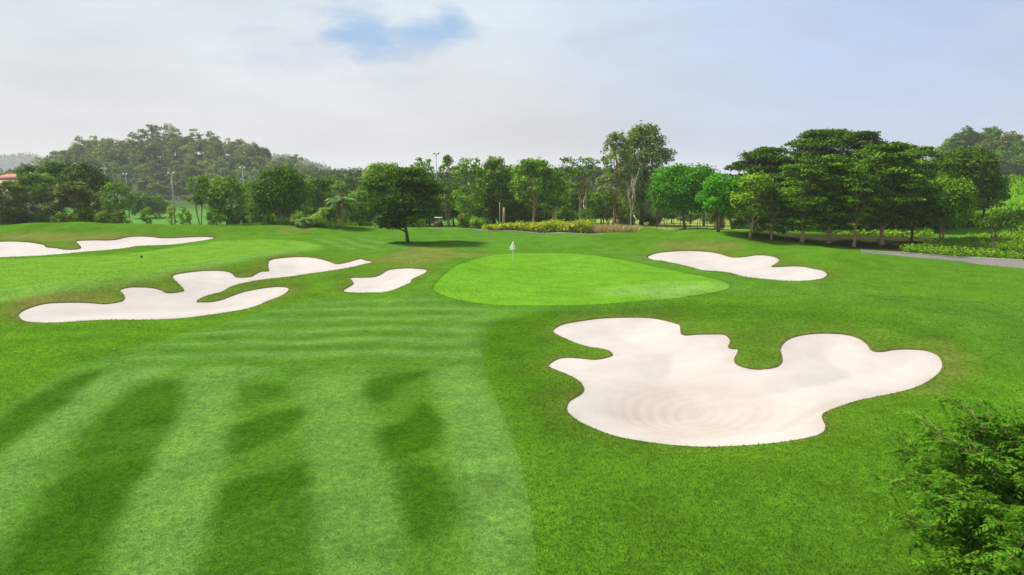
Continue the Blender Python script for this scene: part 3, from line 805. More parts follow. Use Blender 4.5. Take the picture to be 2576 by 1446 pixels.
    if style != 'bush':
        top = np.array([lean[0], lean[1], cb + ch * (0.62 if style in ('tall', 'hill', 'loose') else 0.42)])
        for f in range(forks):
            o = np.array([0, 0, -0.25]); tp = top.copy()
            if forks > 1:
                an = 2 * math.pi * f / forks + rng.uniform(0, 1); o[:2] += 0.05 * W * np.array([math.cos(an), math.sin(an)]) * 0.3; tp[:2] += 0.16 * W * np.array([math.cos(an), math.sin(an)])
            t = np.linspace(0, 1, 9)[:, None]
            wig = np.cumsum(rng.normal(size=(9, 3)) * 0.015 * H, 0); wig[:, 2] = 0; wig -= wig[:1]
            p = o + (tp - o) * t + wig * t * (1 - t) * 2.2
            rr = trunk_r / math.sqrt(forks) * (1 - 0.72 * t[:, 0]); rr[0] *= 1.35; rr[1] *= 1.06
            mb.tube(p, rr, 7)
            order = rng.permutation(len(C))[: int(min(len(C), (16 if W > 3 else 8)) / forks) + 2]
            for k in order:
                hk = (C[k, 2] - o[2]) / (tp[2] - o[2] + 1e-6)
                tt = float(np.clip(hk * rng.uniform(0.45, 0.8), max(0.3, cb / H * 0.7), 0.97))
                j = tt * 8; i0 = int(min(7, j)); pa = p[i0] + (p[i0 + 1] - p[i0]) * (j - i0)
                r0 = float(np.interp(tt, t[:, 0], rr)) * 0.55
                limb(mb, pa, C[k] - np.array([0, 0, Rd[k, 2] * 0.3]), r0, 0.018 + 0.002 * W, rng)
    else:
        for k in range(7):
            limb(mb, (rng.normal() * 0.1, rng.normal() * 0.1, -0.2), C[rng.integers(len(C))], 0.04, 0.012, rng)
    return mb, crown


def plant(kind, label, cat, loc, H, W, cb, style, bark, leafm, trunk_r=None, seed=0, group=None, stem='trunk', **kw):
    rng = np.random.default_rng(seed)
    root = empty(kind, loc, 0); tag(root, label, cat, group)
    mb, (V, Q, tint) = tree_parts(rng, H, W, cb, style, trunk_r or max(0.04, 0.014 * H + 0.010 * W), **kw)
    mb.build(stem, M[bark], root, True)
    mesh_obj('crown' if style != 'bush' else 'foliage', V, Q, M[leafm], root, tint=tint)
    return root


def place_tree(px, base, top, wpx, cbpy, style, bark, leafm, kind, label, cat='tree', group=None, seed=0, Y=None, **kw):
    """px/top/wpx/cbpy measured in the photograph; either the foot is seen at `base`, or the distance Y is given"""
    if Y is None:
        h = hit(px, base)[0]; X, Yd = h
        z = float(T(X, Yd))
        zt = at(px, top, Yd)[2]; zb = at(px, cbpy, Yd)[2]
    else:
        q = at(px, 0.5 * (top + cbpy), Y); X, Yd = q[0], Y; z = float(T(X, Yd))
        zt = at(px, top, Yd)[2]; zb = at(px, cbpy, Yd)[2]
    W = (1.24 if px > 1840 else 1.16) * wpx / F * (Yd * CP + (HCAM - z) * SP)
    H = zt - z; cb = max(0.12 * H if style != 'bush' else 0.0, zb - z)
    leaf = kw.pop('leaf', 0.0041 * Yd)
    return plant(kind, label, cat, (X, Yd, z), H, W, cb, style, bark, leafm, seed=seed, group=group, stem='stem' if style == 'bush' else 'trunk', leaf=leaf, **kw)


exec_rows = []
#        px  base  top  w   cbase  style      bark         leaf         kind            label
ROWS = [
 # --- clump on the far left
 (12,  None, 455, 105, 548, 'loose', 'bark_dark', 'leaf_olive', 'broad_tree', 'dark olive tree cut by the picture edge, right under the orange roof', 112),
 (82,  None, 414, 66, 475, 'dome', 'bark_dark', 'leaf_dark', 'round_tree', 'small round dark green treetop next to the orange roof', 150),
 (146, None, 403, 95, 500, 'dome', 'bark_dark', 'leaf_dark', 'round_tree', 'tall dark green crown standing before the left foot of the wooded hill', 142),
 (214, None, 409, 98, 505, 'dome', 'bark_dark', 'leaf_dark', 'round_tree', 'dark green crown sloping down beside the leftmost lamp post', 138),
 (88,  None, 437, 92, 512, 'loose', 'bark_pale', 'leaf_mid', 'broad_tree', 'mid green tree with a pale forked trunk in the left clump', 117),
 (180, None, 458, 100, 520, 'umbrella', 'bark_tan', 'leaf_olive', 'tiered_tree', 'olive tree with flat yellowish tiers and a reddish stem in the left clump', 116),
 (238, None, 478, 78, 548, 'loose', 'bark_dark', 'leaf_olive', 'broad_tree', 'low dark bushy tree between the tiered tree and the slim tree, left clump', 118),
 (296, None, 458, 74, 530, 'loose', 'bark_grey', 'leaf_mid', 'broad_tree', 'slim mid green tree ending the left clump, in front of a lamp post', 116),
 (860, None, 436, 90, 500, 'dome', 'bark_dark', 'leaf_hill', 'round_tree', 'rounded far tree showing above the two palms', 185),
 (800, None, 446, 85, 530, 'loose', 'bark_dark', 'leaf_mid', 'broad_tree', 'mid green tree behind the short palm', 128),
 (498, None, 440, 66, 512, 'loose', 'bark_tan', 'leaf_fresh', 'slender_tree', 'slender tree with twin thin stems right of the tallest left lamp post', 112),
 (570, None, 438, 100, 548, 'loose', 'bark_grey', 'leaf_mid', 'broad_tree', 'loose light green tree in front of the lamp post with twin floodlights', 118),
 (706, None, 420, 140, 540, 'dome', 'bark_tan', 'leaf_dark', 'broad_tree', 'broad tree with sunlit crown and bare pinkish trunk left of the palms', 106),
 (648, None, 478, 66, 558, 'loose', 'bark_dark', 'leaf_dark', 'broad_tree', 'small dark tree leaning out on the left of the pinkish trunk', 112),
 (888, None, 508, 62, 562, 'loose', 'bark_dark', 'leaf_dark', 'small_tree', 'small dark tree just right of the tall palm', 111),
 # --- behind and right of the single tree
 (968, None, 410, 110, 500, 'loose', 'bark_dark', 'leaf_mid', 'broad_tree', 'green treetop showing over the left shoulder of the single fairway tree', 128),
 (1052,None, 396, 48, 470, 'tall', 'bark_dark', 'leaf_fresh', 'slender_tree', 'narrow light green top left of the lamp post above the single tree', 132),
 (1078,None, 400, 40, 470, 'tall', 'bark_dark', 'leaf_mid', 'slender_tree', 'narrow treetop touching the lamp post above the single tree', 136),
 (1128,None, 390, 62, 520, 'tall', 'bark_grey', 'leaf_mid', 'slender_tree', 'slim tree rising right of the lamp post above the single tree', 126),
 (1178,None, 392, 84, 540, 'loose', 'bark_grey', 'leaf_fresh', 'broad_tree', 'yellowish green tree behind the staked young tree', 120),
 (1242,None, 382, 98, 540, 'dome', 'bark_dark', 'leaf_mid', 'round_tree', 'tall rounded green tree behind the pale stump', 126),
 (1292,None, 410, 74, 540, 'loose', 'bark_dark', 'leaf_mid', 'broad_tree', 'green tree filling the gap behind the left end of the shrub bed', 132),
 (1340,None, 400, 110, 512, 'loose', 'bark_tan', 'leaf_fresh', 'broad_tree', 'airy light green tree standing behind the middle of the shrub bed', 116),
 (1392,None, 422, 78, 520, 'loose', 'bark_tan', 'leaf_mid', 'broad_tree', 'airy tree behind the right half of the shrub bed', 118),
 (1462,None, 397, 108, 500, 'wispy', 'bark_tan', 'leaf_mid', 'wispy_tree', 'wispy open tree just left of the tall grey green tree', 128),
 (1440,None, 455, 90, 560, 'loose', 'bark_dark', 'leaf_mid', 'broad_tree', 'darker low tree under the wispy open crown', 134),
 (1550,None, 330, 92, 505, 'tall', 'bark_red', 'leaf_grey', 'tall_tree', 'slim tall tree with reddish trunk on the left of the tallest tree', 118),
 (1618,None, 312, 150, 535, 'tall', 'bark_dark', 'leaf_grey', 'tall_tree', 'tallest tree of the view, grey green, behind the pale bare tree', 123),
 (1530,None, 480, 60, 552, 'loose', 'bark_dark', 'leaf_mid', 'broad_tree', 'low green tree between the pale forked stem and the reddish trunk', 125),
 (1722,577, 416, 176, 535, 'dome', 'bark_grey', 'leaf_vivid', 'round_tree', 'bright green round tree right of the bare tree', None),
 (1806,583, 428, 104, 540, 'dome', 'bark_dark', 'leaf_vivid', 'round_tree', 'narrower bright green tree with twin dark stems', None),
 (1886,598, 436, 116, 545, 'loose', 'bark_tan', 'leaf_fresh', 'broad_tree', 'lighter green tree with leaning trunk before the dark grove', None),
 # --- dark grove on the right
 (1925,None, 372, 175, 520, 'umbrella', 'bark_dark', 'leaf_dark', 'tiered_tree', 'dark tiered tree at the left end of the right grove, behind the lighter leaning tree', 96),
 (1940,602, 470, 92, 582, 'umbrella', 'bark_tan', 'leaf_dark', 'tiered_tree', 'leftmost tan trunk of the right grove under a low dark crown', None),
 (2017,609, 392, 140, 567, 'umbrella', 'bark_tan', 'leaf_grove', 'tiered_tree', 'second tan trunk of the right grove, carrying a bright tiered crown', None),
 (2085,612, 392, 150, 562, 'umbrella', 'bark_tan', 'leaf_grove', 'tiered_tree', 'straight tan trunk in the middle of the right grove', None),
 (2075,None, 328, 185, 480, 'umbrella', 'bark_dark', 'leaf_dark', 'tiered_tree', 'highest flat topped crown of the right grove', 98),
 (2148,620, 420, 110, 582, 'umbrella', 'bark_tan', 'leaf_dark', 'tiered_tree', 'short forked trunk nearest the path in the right grove', None),
 (2165,None, 331, 120, 480, 'umbrella', 'bark_dark', 'leaf_dark', 'tiered_tree', 'feathery crown just right of the highest crown in the grove', 96),
 (2217,616, 362, 180, 557, 'umbrella', 'bark_tan', 'leaf_grove', 'tiered_tree', 'thickest brown trunk of the right grove under layered bright sprays', None),
 (2300,None, 368, 150, 520, 'umbrella', 'bark_dark', 'leaf_grove', 'tiered_tree', 'wide layered crown right of the thickest trunk', 92),
 (2290,610, 440, 120, 567, 'umbrella', 'bark_dark', 'leaf_dark', 'tiered_tree', 'dark low crown between the thickest trunk and the domed tree', None),
 (2366,612, 440, 130, 567, 'dome', 'bark_tan', 'leaf_grove', 'round_tree', 'domed tree with a pair of slanting stems at the right end of the grove', None),
 (2420,None, 366, 150, 520, 'dome', 'bark_dark', 'leaf_dark', 'round_tree', 'tall dark crown sloping down at the right end of the grove', 95),
 (2480,None, 430, 90, 530, 'loose', 'bark_dark', 'leaf_dark', 'broad_tree', 'outermost dark crown overhanging the grassy slope', 93),
 (1975,None, 400, 110, 560, 'umbrella', 'bark_dark', 'leaf_dark', 'tiered_tree', 'shaded tree behind the first two tan trunks of the grove', 94),
 (2140,None, 420, 130, 560, 'umbrella', 'bark_dark', 'leaf_dark', 'tiered_tree', 'shaded tree behind the short forked trunk', 97),
 (2500,642, 528, 84, 585, 'sapling', 'bark_grey', 'leaf_dark', 'young_tree', 'thin young tree standing in the herbs beside the path', None),
 (2545,None, 452, 60, 520, 'wispy', 'bark_grey', 'leaf_pale', 'young_tree', 'pale wispy young tree high on the grassy slope', 118),
 (2470,None, 500, 44, 560, 'sapling', 'bark_grey', 'leaf_mid', 'young_tree', 'little young tree at the foot of the grassy slope', 104),
]
PLANTED = []
for i, rw in enumerate(ROWS):
    px, base, top, w, cbp, style, bark, leafm, kind, label, Y = rw
    kw = {}
    if 'forked' in label and 'pale' in label: kw['forks'] = 3
    if 'twin' in label or 'pair of' in label: kw['forks'] = 2
    if 'leaning trunk' in label: kw['lean'] = (0.3, 0)
    PLANTED.append(place_tree(px, base, top, w, cbp, style, bark, leafm, kind, label, 'tree', None, 1000 + i * 7, Y, **kw))

GROVE_FILL = [(1900, 470, 110, 97, 'shaded rounded tree filling the grove behind the leftmost tan trunk'), (2050, 450, 130, 93, 'shaded rounded tree between the second and the straight tan trunk'),
              (2115, 440, 120, 95, 'shaded rounded tree right behind the straight tan trunk'), (2190, 445, 120, 94, 'shaded rounded tree left behind the thickest trunk'),
              (2030, 405, 120, 99, 'shaded rounded tree far back behind the second tan trunk'), (2235, 385, 130, 99, 'shaded rounded tree far back above the thickest trunk'), (2385, 400, 120, 98, 'shaded rounded tree far back behind the domed tree'),
              (2255, 425, 130, 93, 'shaded rounded tree right behind the thickest trunk'), (2330, 440, 120, 93, 'shaded rounded tree left behind the domed tree'), (1995, 455, 100, 92, 'shaded rounded tree just left of the second tan trunk')]
for i, (px, top, w, Y, label) in enumerate(GROVE_FILL):
    place_tree(px, None, top, w, 572, 'loose', 'bark_dark', 'leaf_dark', 'shaded_tree', label, 'tree', None, 1700 + i, Y, density=1.2)
# --- the single tree out on the fairway
PROF = [((571 - y) / 149.0, l * 0.0475, r * 0.0475) for y, l, r in [(571, -68, -30), (562, -78, 44), (550, -86, 62), (535, -96, 88), (518, -108, 118), (500, -116, 126), (480, -120, 116), (462, -118, 108), (446, -104, 96), (434, -84, 74), (422, -58, 44)]]
place_tree(1026, 610, 422, 208, 571, 'umbrella', 'bark_dark', 'leaf_dark', 'fairway_tree', 'single spreading tree with slim dark trunk on the fairway', 'tree', None, 77, None, density=0.85, D=9.0, profile=PROF)

# --- shrubs
SHRUBS = [
 (40, 512, 70, 114, 'leaf_olive', 'dark shrub under the tree at the left picture edge'),
 (128, 505, 74, 114, 'leaf_olive', 'brownish shrub between the pale forked trunk and the tiered tree'),
 (210, 520, 70, 113, 'leaf_mid', 'dull green shrub right of the reddish stem in the left clump'),
 (262, 524, 60, 113, 'leaf_olive', 'low dark shrub at the right end of the left clump'),
 (352, 473, 76, 190, 'leaf_pale', 'big pale green bush on the practice lawn beside the second lamp post'),
 (398, 488, 66, 195, 'leaf_pale', 'lesser pale green bush right of the big pale one'),
 (372, 512, 46, 114, 'leaf_fresh', 'thin yellowish shrub in front of the pale bushes'),
 (430, 505, 34, 114, 'leaf_yellow', 'yellow leaved shrub at the foot of the tallest left lamp post'),
 (462, 510, 44, 115, 'leaf_fresh', 'thin shrub left of the slender tree with twin stems'),
 (540, 518, 52, 113, 'leaf_fresh', 'yellow green shrub in front of the loose light green tree'),
 (600, 528, 70, 116, 'leaf_mid', 'green shrub left of the small dark leaning tree'),
 (675, 540, 60, 112, 'leaf_fresh', 'low shrub at the foot of the pinkish trunk'),
 (752, 536, 60, 113, 'leaf_fresh', 'bright low shrub right of the pinkish trunk'),
 (840, 540, 40, 114, 'leaf_dark', 'dark low shrub between the two palms'),
 (1180, 520, 60, 122, 'leaf_olive', 'reddish olive shrub left of the bare little tree'),
 (1010, 470, 120, 124, 'leaf_mid', 'leafy thicket hidden behind the single fairway tree'),
 (1240, 500, 60, 124, 'leaf_dark', 'dark thicket left of the pale stump'),
 (1300, 510, 80, 124, 'leaf_dark', 'dark thicket behind the left end of the shrub bed'),
 (1370, 512, 80, 124, 'leaf_dark', 'dark thicket behind the middle of the shrub bed'),
 (1425, 515, 64, 120, 'leaf_mid', 'green thicket behind the right end of the shrub bed'),
 (1470, 520, 50, 122, 'leaf_fresh', 'bright bush left of the pale forked stem'),
 (1575, 545, 60, 124, 'leaf_yellow', 'yellowish bush low behind the reddish trunk'),
 (1640, 535, 60, 122, 'leaf_dark', 'dark bush between the bare tree and the bright round tree'),
 (1860, 545, 50, 108, 'leaf_dark', 'dark bush under the lighter leaning tree'),
 (2245, 575, 80, 93, 'leaf_dark', 'dark shrub behind the thickest trunk'),
 (2190, 582, 60, 90, 'leaf_dark', 'dark shrub left of the thickest trunk'),
 (2450, 575, 70, 92, 'leaf_mid', 'green shrub at the foot of the grassy slope'),
 (2560, 560, 70, 92, 'leaf_fresh', 'fresh green shrub on the grassy slope at the right picture edge'),
 (2530, 610, 60, 78, 'leaf_fresh', 'fresh herb clump beside the thin young tree'),
]
for i, (px, top, w, Y, leafm, label) in enumerate(SHRUBS):
    q = at(px, top, Y); z = float(T(q[0], Y)); H = max(0.9, q[2] - z); W = w / F * Y
    plant('shrub', label, 'shrub', (q[0], Y, z), H, W, 0.0, 'bush', 'bark_dark', leafm, seed=3000 + i, stem='stem', leaf=0.0026 * Y)

# ------------------------------------------------------------------ palms, bare trees, stakes
def palm(px, base, ctr, spread, label, bark, seed, Y=None, nf=26, leafm='leaf_mid', dead=0):
    rng = np.random.default_rng(seed)
    if Y is None:
        X, Yd = hit(px, base)[0]
    else:
        X, Yd = at(px, ctr, Y)[0], Y
    z = float(T(X, Yd)); hc = max(0.3, at(px, ctr, Yd)[2] - z); L = spread / F * Yd / 2
    root = empty('palm_tree', (X, Yd, z)); tag(root, label, 'palm tree')
    mb = MB(); t = np.linspace(0, 1, 8)
    p = np.stack([0.06 * np.sin(t * 3 + seed), 0.05 * t, -0.2 + t * (hc + 0.2)], 1)
    mb.tube(p, 0.20 - 0.05 * t + 0.02 * np.cos(t * 40), 8); mb.build('trunk', M[bark], root, True)
    def fronds(n, lo, hi, name, lm):
        V, Q, Tn, nv = [], [], [], 0; st = MB()
        for i in range(n):
            az = 2 * math.pi * (i + rng.uniform(-0.3, 0.3)) / n * 2.4; el = rng.uniform(lo, hi); ln = L * rng.uniform(0.85, 1.2)
            s = np.linspace(0, 1, 9)
            out = ln * np.cumsum(np.cos(el - s * 1.75)) / 9; hh = ln * np.cumsum(np.sin(el - s * 1.75)) / 9
            pts = np.stack([out * math.cos(az), out * math.sin(az), hc + hh], 1)
            st.tube(pts, 0.025 * (1 - 0.7 * s), 4, False)
            side = np.array([-math.sin(az), math.cos(az), 0])
            m = 22; q = np.linspace(0.12, 1, m)
            cpt = np.stack([np.interp(q, s, pts[:, k]) for k in range(3)], 1)
            tg = np.stack([np.interp(q, s, np.gradient(pts[:, k])) for k in range(3)], 1); tg /= np.linalg.norm(tg, axis=1)[:, None]
            for sg in (-1, 1):
                ll = 0.32 * L * np.sin(np.pi * (0.15 + 0.8 * q)) + 0.05
                tip = cpt + (side * sg * 0.75 + tg * 0.55 + np.array([0, 0, -0.35])) * ll[:, None]
                wv = tg * 0.055
                V.append(np.stack([cpt - wv, cpt + wv, tip + wv * 0.3, tip - wv * 0.3], 1).reshape(-1, 3))
                Q.append(np.arange(4 * m).reshape(-1, 4) + nv); nv += 4 * m
                Tn.append(np.repeat(rng.uniform(0.1, 1, m), 4))
        f = mesh_obj(name, np.vstack(V), np.vstack(Q), M[lm], root, tint=np.concatenate(Tn))
        st.build('frond_rib', M['leaf_olive'], f, True)
    fronds(nf, -0.2, 1.35, 'frond_crown', leafm)
    if dead: fronds(dead, -1.3, -0.6, 'dead_frond', 'dry')
    return root


palm(862, 571, 512, 92, 'tall palm with a stout tan trunk and drooping fronds, left of the single tree', 'bark_tan', 5, None, 30, 'leaf_pale', 5)
palm(815, 568, 538, 88, 'short palm with a reddish brown trunk left of the tall palm', 'bark_red', 6, None, 26, 'leaf_mid')
palm(764, 569, 558, 60, 'stemless little palm between the pinkish trunk and the short palm', 'bark_dark', 7, None, 18, 'leaf_pale')
palm(1655, 500, 512, 80, 'half hidden palm with pale drooping fronds left of the bright round tree', 'bark_grey', 8, 116, 22, 'leaf_pale', 4)
palm(1775, 500, 452, 90, 'palm whose spiky frond tips rise behind the two bright green trees', 'bark_grey', 9, 120, 24, 'leaf_dark')
palm(1812, 500, 536, 92, 'low palm with hanging dead fronds beside the twin dark stems', 'bark_dark', 10, 100, 18, 'leaf_olive', 8)


def branch_rec(mb, rng, p, d, L, r, depth, tips, spread=0.5, up=0.25, wig=0.18):
    n = 6; pts = [p]; dd = d.copy()
    for i in range(n):
        dd = dd + rng.normal(size=3) * wig; dd[2] += up * 0.3; dd /= np.linalg.norm(dd)
        pts.append(pts[-1] + dd * L / n)
    mb.tube(np.array(pts), np.linspace(r, r * 0.62, n + 1), 6 if depth > 1 else 4)
    if depth == 0: tips.append((pts[-1], dd)); return
    for k in range(rng.integers(2, 4)):
        nd = dd + rng.normal(size=3) * spread; nd[2] += up; nd /= np.linalg.norm(nd)
        branch_rec(mb, rng, pts[-1 - (k % 2) * 2], nd, L * rng.uniform(0.6, 0.85), r * 0.6, depth - 1, tips, spread, up, wig)


def bare_tree(px, base, H, label, bark, seed, depth=4, first=0.38, Y=None, leaves=None, spread=0.5, r=0.13, kind='bare_tree', wx=1.0):
    rng = np.random.default_rng(seed)
    X, Yd = hit(px, base)[0] if Y is None else (at(px, base, Y)[0], Y)
    z = float(T(X, Yd)); root = empty(kind, (X, Yd, z)); tag(root, label, 'bare tree')
    mb = MB(); tips = []
    branch_rec(mb, rng, np.array([0, 0, -0.2]), np.array([0.02, 0, 1.0]), H * first, r, depth, tips, spread, 0.3)
    V = np.vstack(mb.v); top = V[:, 2].max(); k = H / top
    mb.v = [v * np.array([k * wx, k * wx, k]) for v in mb.v]
    mb.build('branches', M[bark], root, True)
    if leaves:
        C = np.array([t[0] for t in tips]) * np.array([k * wx, k * wx, k])
        V, Q, tn = clump_leaves(C, np.tile((0.35, 0.35, 0.25), (len(C), 1)), leaves, rng, 0.22, 0.4)
        mesh_obj('leaves', V, Q, M['leaf_mid'], root, tint=tn)
    return root


bare_tree(1588, 576, 9.6, 'pale leafless tree with twisting upright branches before the tallest tree', 'bark_pale', 41, 4, 0.36, None, None, 0.42, 0.17, wx=0.62)
bare_tree(1484, 566, 6.6, 'pale pruned stem forking into bare limbs at the right end of the shrub bed', 'bark_pale', 47, 1, 0.58, None, None, 0.55, 0.22, 'pruned_tree', wx=0.7)
bare_tree(1218, 562, 4.4, 'little thin leaved tree with spreading pale twigs left of the shrub bed', 'bark_pale', 53, 3, 0.35, None, 10, 0.75, 0.10)
bare_tree(1396, 564, 3.6, 'crooked pale sapling stem with one bent limb behind the shrub bed', 'bark_pale', 59, 1, 0.7, 112, None, 0.8, 0.09)


def rod(name, label, cat, a, b, r, mat, group=None, sides=6):
    mb = MB(); a = np.array(a, float); b = np.array(b, float)
    mb.tube(np.stack([a * (1 - t) + b * t for t in np.linspace(0, 1, 4)]) - a, np.linspace(r, r * 0.8, 4), sides)
    o = mb.build(name, M[mat], None, True); o.location = tuple(a); return tag(o, label, cat, group)


h0 = hit(1615, 579)[0]; h1 = hit(1590, 577)[0]
a = (h0[0], h0[1], float(T(*h0)) - 0.1); b = at(1594, 540, h1[1] - 0.2)
rod('prop_pole', 'pale wooden pole leaning against the trunk of the bare tree', 'pole', a, b, 0.07, 'bark_pale')
q = at(1266, 522, 112); zb = float(T(q[0], 112))
rod('tree_stump', 'pale snapped trunk standing behind the left end of the shrub bed', 'stump', (q[0], 112, zb - 0.1), (q[0] + 0.15, 112, q[2]), 0.24, 'bark_tan')
q = at(1257, 508, 112); rod('thin_post', 'thin pale post right beside the snapped trunk', 'post', (q[0], 112, zb - 0.1), (q[0], 112, q[2]), 0.06, 'bark_pale')
yt = place_tree(1130, 571, 488, 56, 528, 'sapling', 'bark_tan', 'leaf_mid', 'young_tree', 'young tree held by three slanting stakes, right of the golf cart', 'tree', None, 901)
yl = yt.location
for k in range(3):
    an = 2.1 * k + 0.5
    rod('support_stake', 'wooden stake propping the young tree beside the golf cart', 'stake', (yl.x + 1.0 * math.cos(an), yl.y + 1.0 * math.sin(an), yl.z - 0.1), (yl.x + 0.08 * math.cos(an), yl.y + 0.08 * math.sin(an), yl.z + 2.6), 0.045, 'bark_tan', 'stakes of the propped young tree')
rs = np.random.default_rng(12)
for k in range(16):
    px = 1640 + k * 14 + rs.uniform(-5, 5); Y = rs.uniform(104, 120)
    q = at(px, 550, Y); z = float(T(q[0], Y)); h = rs.uniform(2.4, 3.8)
    rod('wooden_stake', 'thin dark stake in the row behind the bright green trees', 'stake', (q[0], Y, z - 0.1), (q[0] + rs.uniform(-0.15, 0.15), Y, z + h), 0.05, 'bark_dark', 'row of thin stakes')
for k, (px, Y) in enumerate([(1965, 96), (1990, 99), (2045, 101), (2060, 97), (2110, 99), (2180, 100), (2250, 98), (2270, 102), (2325, 97), (2345, 94), (2395, 93), (2440, 91)]):
    q = at(px, 480, Y); z = float(T(q[0], Y)); H = at(px, 452 + 12 * (k % 4), Y)[2] - z
    plant('slim_tree', 'slim dark stemmed tree standing deep inside the right grove', 'tree', (q[0], Y, z), H, 3.4, 0.40 * H, 'loose', 'bark_dark', 'leaf_dark', 0.09, 700 + k, 'slim trees inside the grove', leaf=0.26)

ru = np.random.default_rng(91)
for k in range(34):
    px = 636 + k * 17.5 + ru.uniform(-7, 7); Y = ru.uniform(108, 118)
    if 925 < px < 960 or 1060 < px < 1150: continue
    q = at(px, ru.uniform(532, 552), Y); z = float(T(q[0], Y))
    plant('low_shrub', 'low yellowish shrub in the undergrowth along the middle tree line', 'shrub', (q[0], Y, z), max(0.9, q[2] - z), ru.uniform(2.2, 4.0), 0, 'bush', 'bark_dark', ['leaf_fresh', 'leaf_mid', 'leaf_yellow', 'leaf_mid'][k % 4], seed=4000 + k, group='low shrubs along the middle tree line', stem='stem', leaf=0.3)
for k in range(16):
    px = 10 + k * 20 + ru.uniform(-7, 7); Y = ru.uniform(111, 119)
    q = at(px, ru.uniform(505, 540), Y); z = float(T(q[0], Y))
    plant('low_shrub', 'dusky shrub filling the foot of the left clump of trees', 'shrub', (q[0], Y, z), max(0.9, q[2] - z), ru.uniform(3.0, 4.6), 0, 'bush', 'bark_dark', ['leaf_olive', 'leaf_mid', 'leaf_dark'][k % 3], seed=4100 + k, group='shrubs at the foot of the left clump', stem='stem', leaf=0.32)

# ------------------------------------------------------------------ wooded hills and the far belt of trees
def hill_mesh(name, label, x0, x1, y0, y1, fn, mat, n=(70, 40)):
    X, Yg = np.meshgrid(np.linspace(x0, x1, n[0]), np.linspace(y0, y1, n[1]), indexing='ij')
    Z = fn(X, Yg); V = np.stack([X, Yg, Z], -1).reshape(-1, 3)
    i, j = np.meshgrid(np.arange(n[0] - 1), np.arange(n[1] - 1), indexing='ij'); a = (i * n[1] + j).ravel()
    o = mesh_obj(name, V, np.stack([a, a + n[1], a + n[1] + 1, a + 1], 1), mat, smooth=True)
    return tag(o, label, 'hill', kind='structure')


def gsum(lst, base=-3.6):
    def fn(x, y):
        z = np.full(np.shape(x), base, float)
        for (mx, my, h, sx, sy) in lst: z = z + h * np.exp(-0.5 * (((np.asarray(x) - mx) / sx) ** 2 + ((np.asarray(y) - my) / sy) ** 2))
        return z
    return fn


def farther(fn, k): return lambda x, y: 7.5 + k * (fn(np.asarray(x) / k, np.asarray(y) / k) - 7.5)


KL, KR = 1.4, 1.6
HILL_L = farther(gsum([(-168, 345, 20.5, 33, 45), (-205, 335, 9.0, 13, 34), (-122, 345, 11.5, 25, 40)]), KL)
hill_mesh('hill', 'wooded hill rising behind the trees on the left', -330 * KL, 0, 230 * KL, 470 * KL, HILL_L, M['soil'])
HILL_R = farther(gsum([(138, 210, 19.5, 14, 20), (174, 205, 20, 12, 22), (215, 230, 20, 25, 30)]), KR)
hill_mesh('hill', 'wooded hill at the right edge behind the grassy slope', 95 * KR, 290 * KR, 150 * KR, 300 * KR, HILL_R, M['soil'])


def one_mesh_tree(seed, H, W, cb, style, bark, leafm, leaf, density=1.0):
    rng = np.random.default_rng(seed)
    mb, (V, Q, tint) = tree_parts(rng, H, W, cb, style, 0.16, density=density, leaf=leaf)
    tv = np.vstack(mb.v); tq = np.vstack(mb.q); tt = np.vstack(mb.t)
    Vv = np.vstack([V, tv]); fl = [np.vstack([Q, tq + len(V)]), tt + len(V)]
    o = mesh_obj('hill_tree', Vv, fl, M[leafm], tint=np.concatenate([tint, np.full(len(tv), 0.3)]))
    o.data.materials.append(M[bark])
    mi = np.zeros(len(o.data.polygons), np.int32); mi[len(Q):] = 1
    o.data.polygons.foreach_set('material_index', mi)
    return o


PROTO_H = [one_mesh_tree(500 + k, 9.0, 6.4, [2.2, 1.2, 2.8][k % 3], ['loose', 'dome', 'hill'][k % 3], 'bark_grey', ['leaf_hill', 'leaf_hill', 'leaf_grey', 'leaf_olive'][k % 4], 0.62) for k in range(9)]
PROTO_R = [one_mesh_tree(520 + k, 9.0, 7.4, 1.2, 'dome', 'bark_dark', ['leaf_dark', 'leaf_grove', 'leaf_olive'][k % 3], 0.6) for k in range(4)]
PROTO_T = [one_mesh_tree(540 + k, 13.0, 6.0, 5.0, 'loose', 'bark_pale', ['leaf_grey', 'leaf_hill'][k % 2], 0.6, 0.8) for k in range(4)]
USED = set()


def put_copy(proto, name, loc, s, rz, label, group, cat='tree'):
    if proto.name in USED: o = proto.copy(); COL.objects.link(o)
    else: o = proto; USED.add(proto.name)
    o.name = name; USED.add(o.name) if o is proto else None
    o.location = tuple(loc); o.rotation_euler = (0, 0, rz); o.scale = s
    return tag(o, label, cat, group)


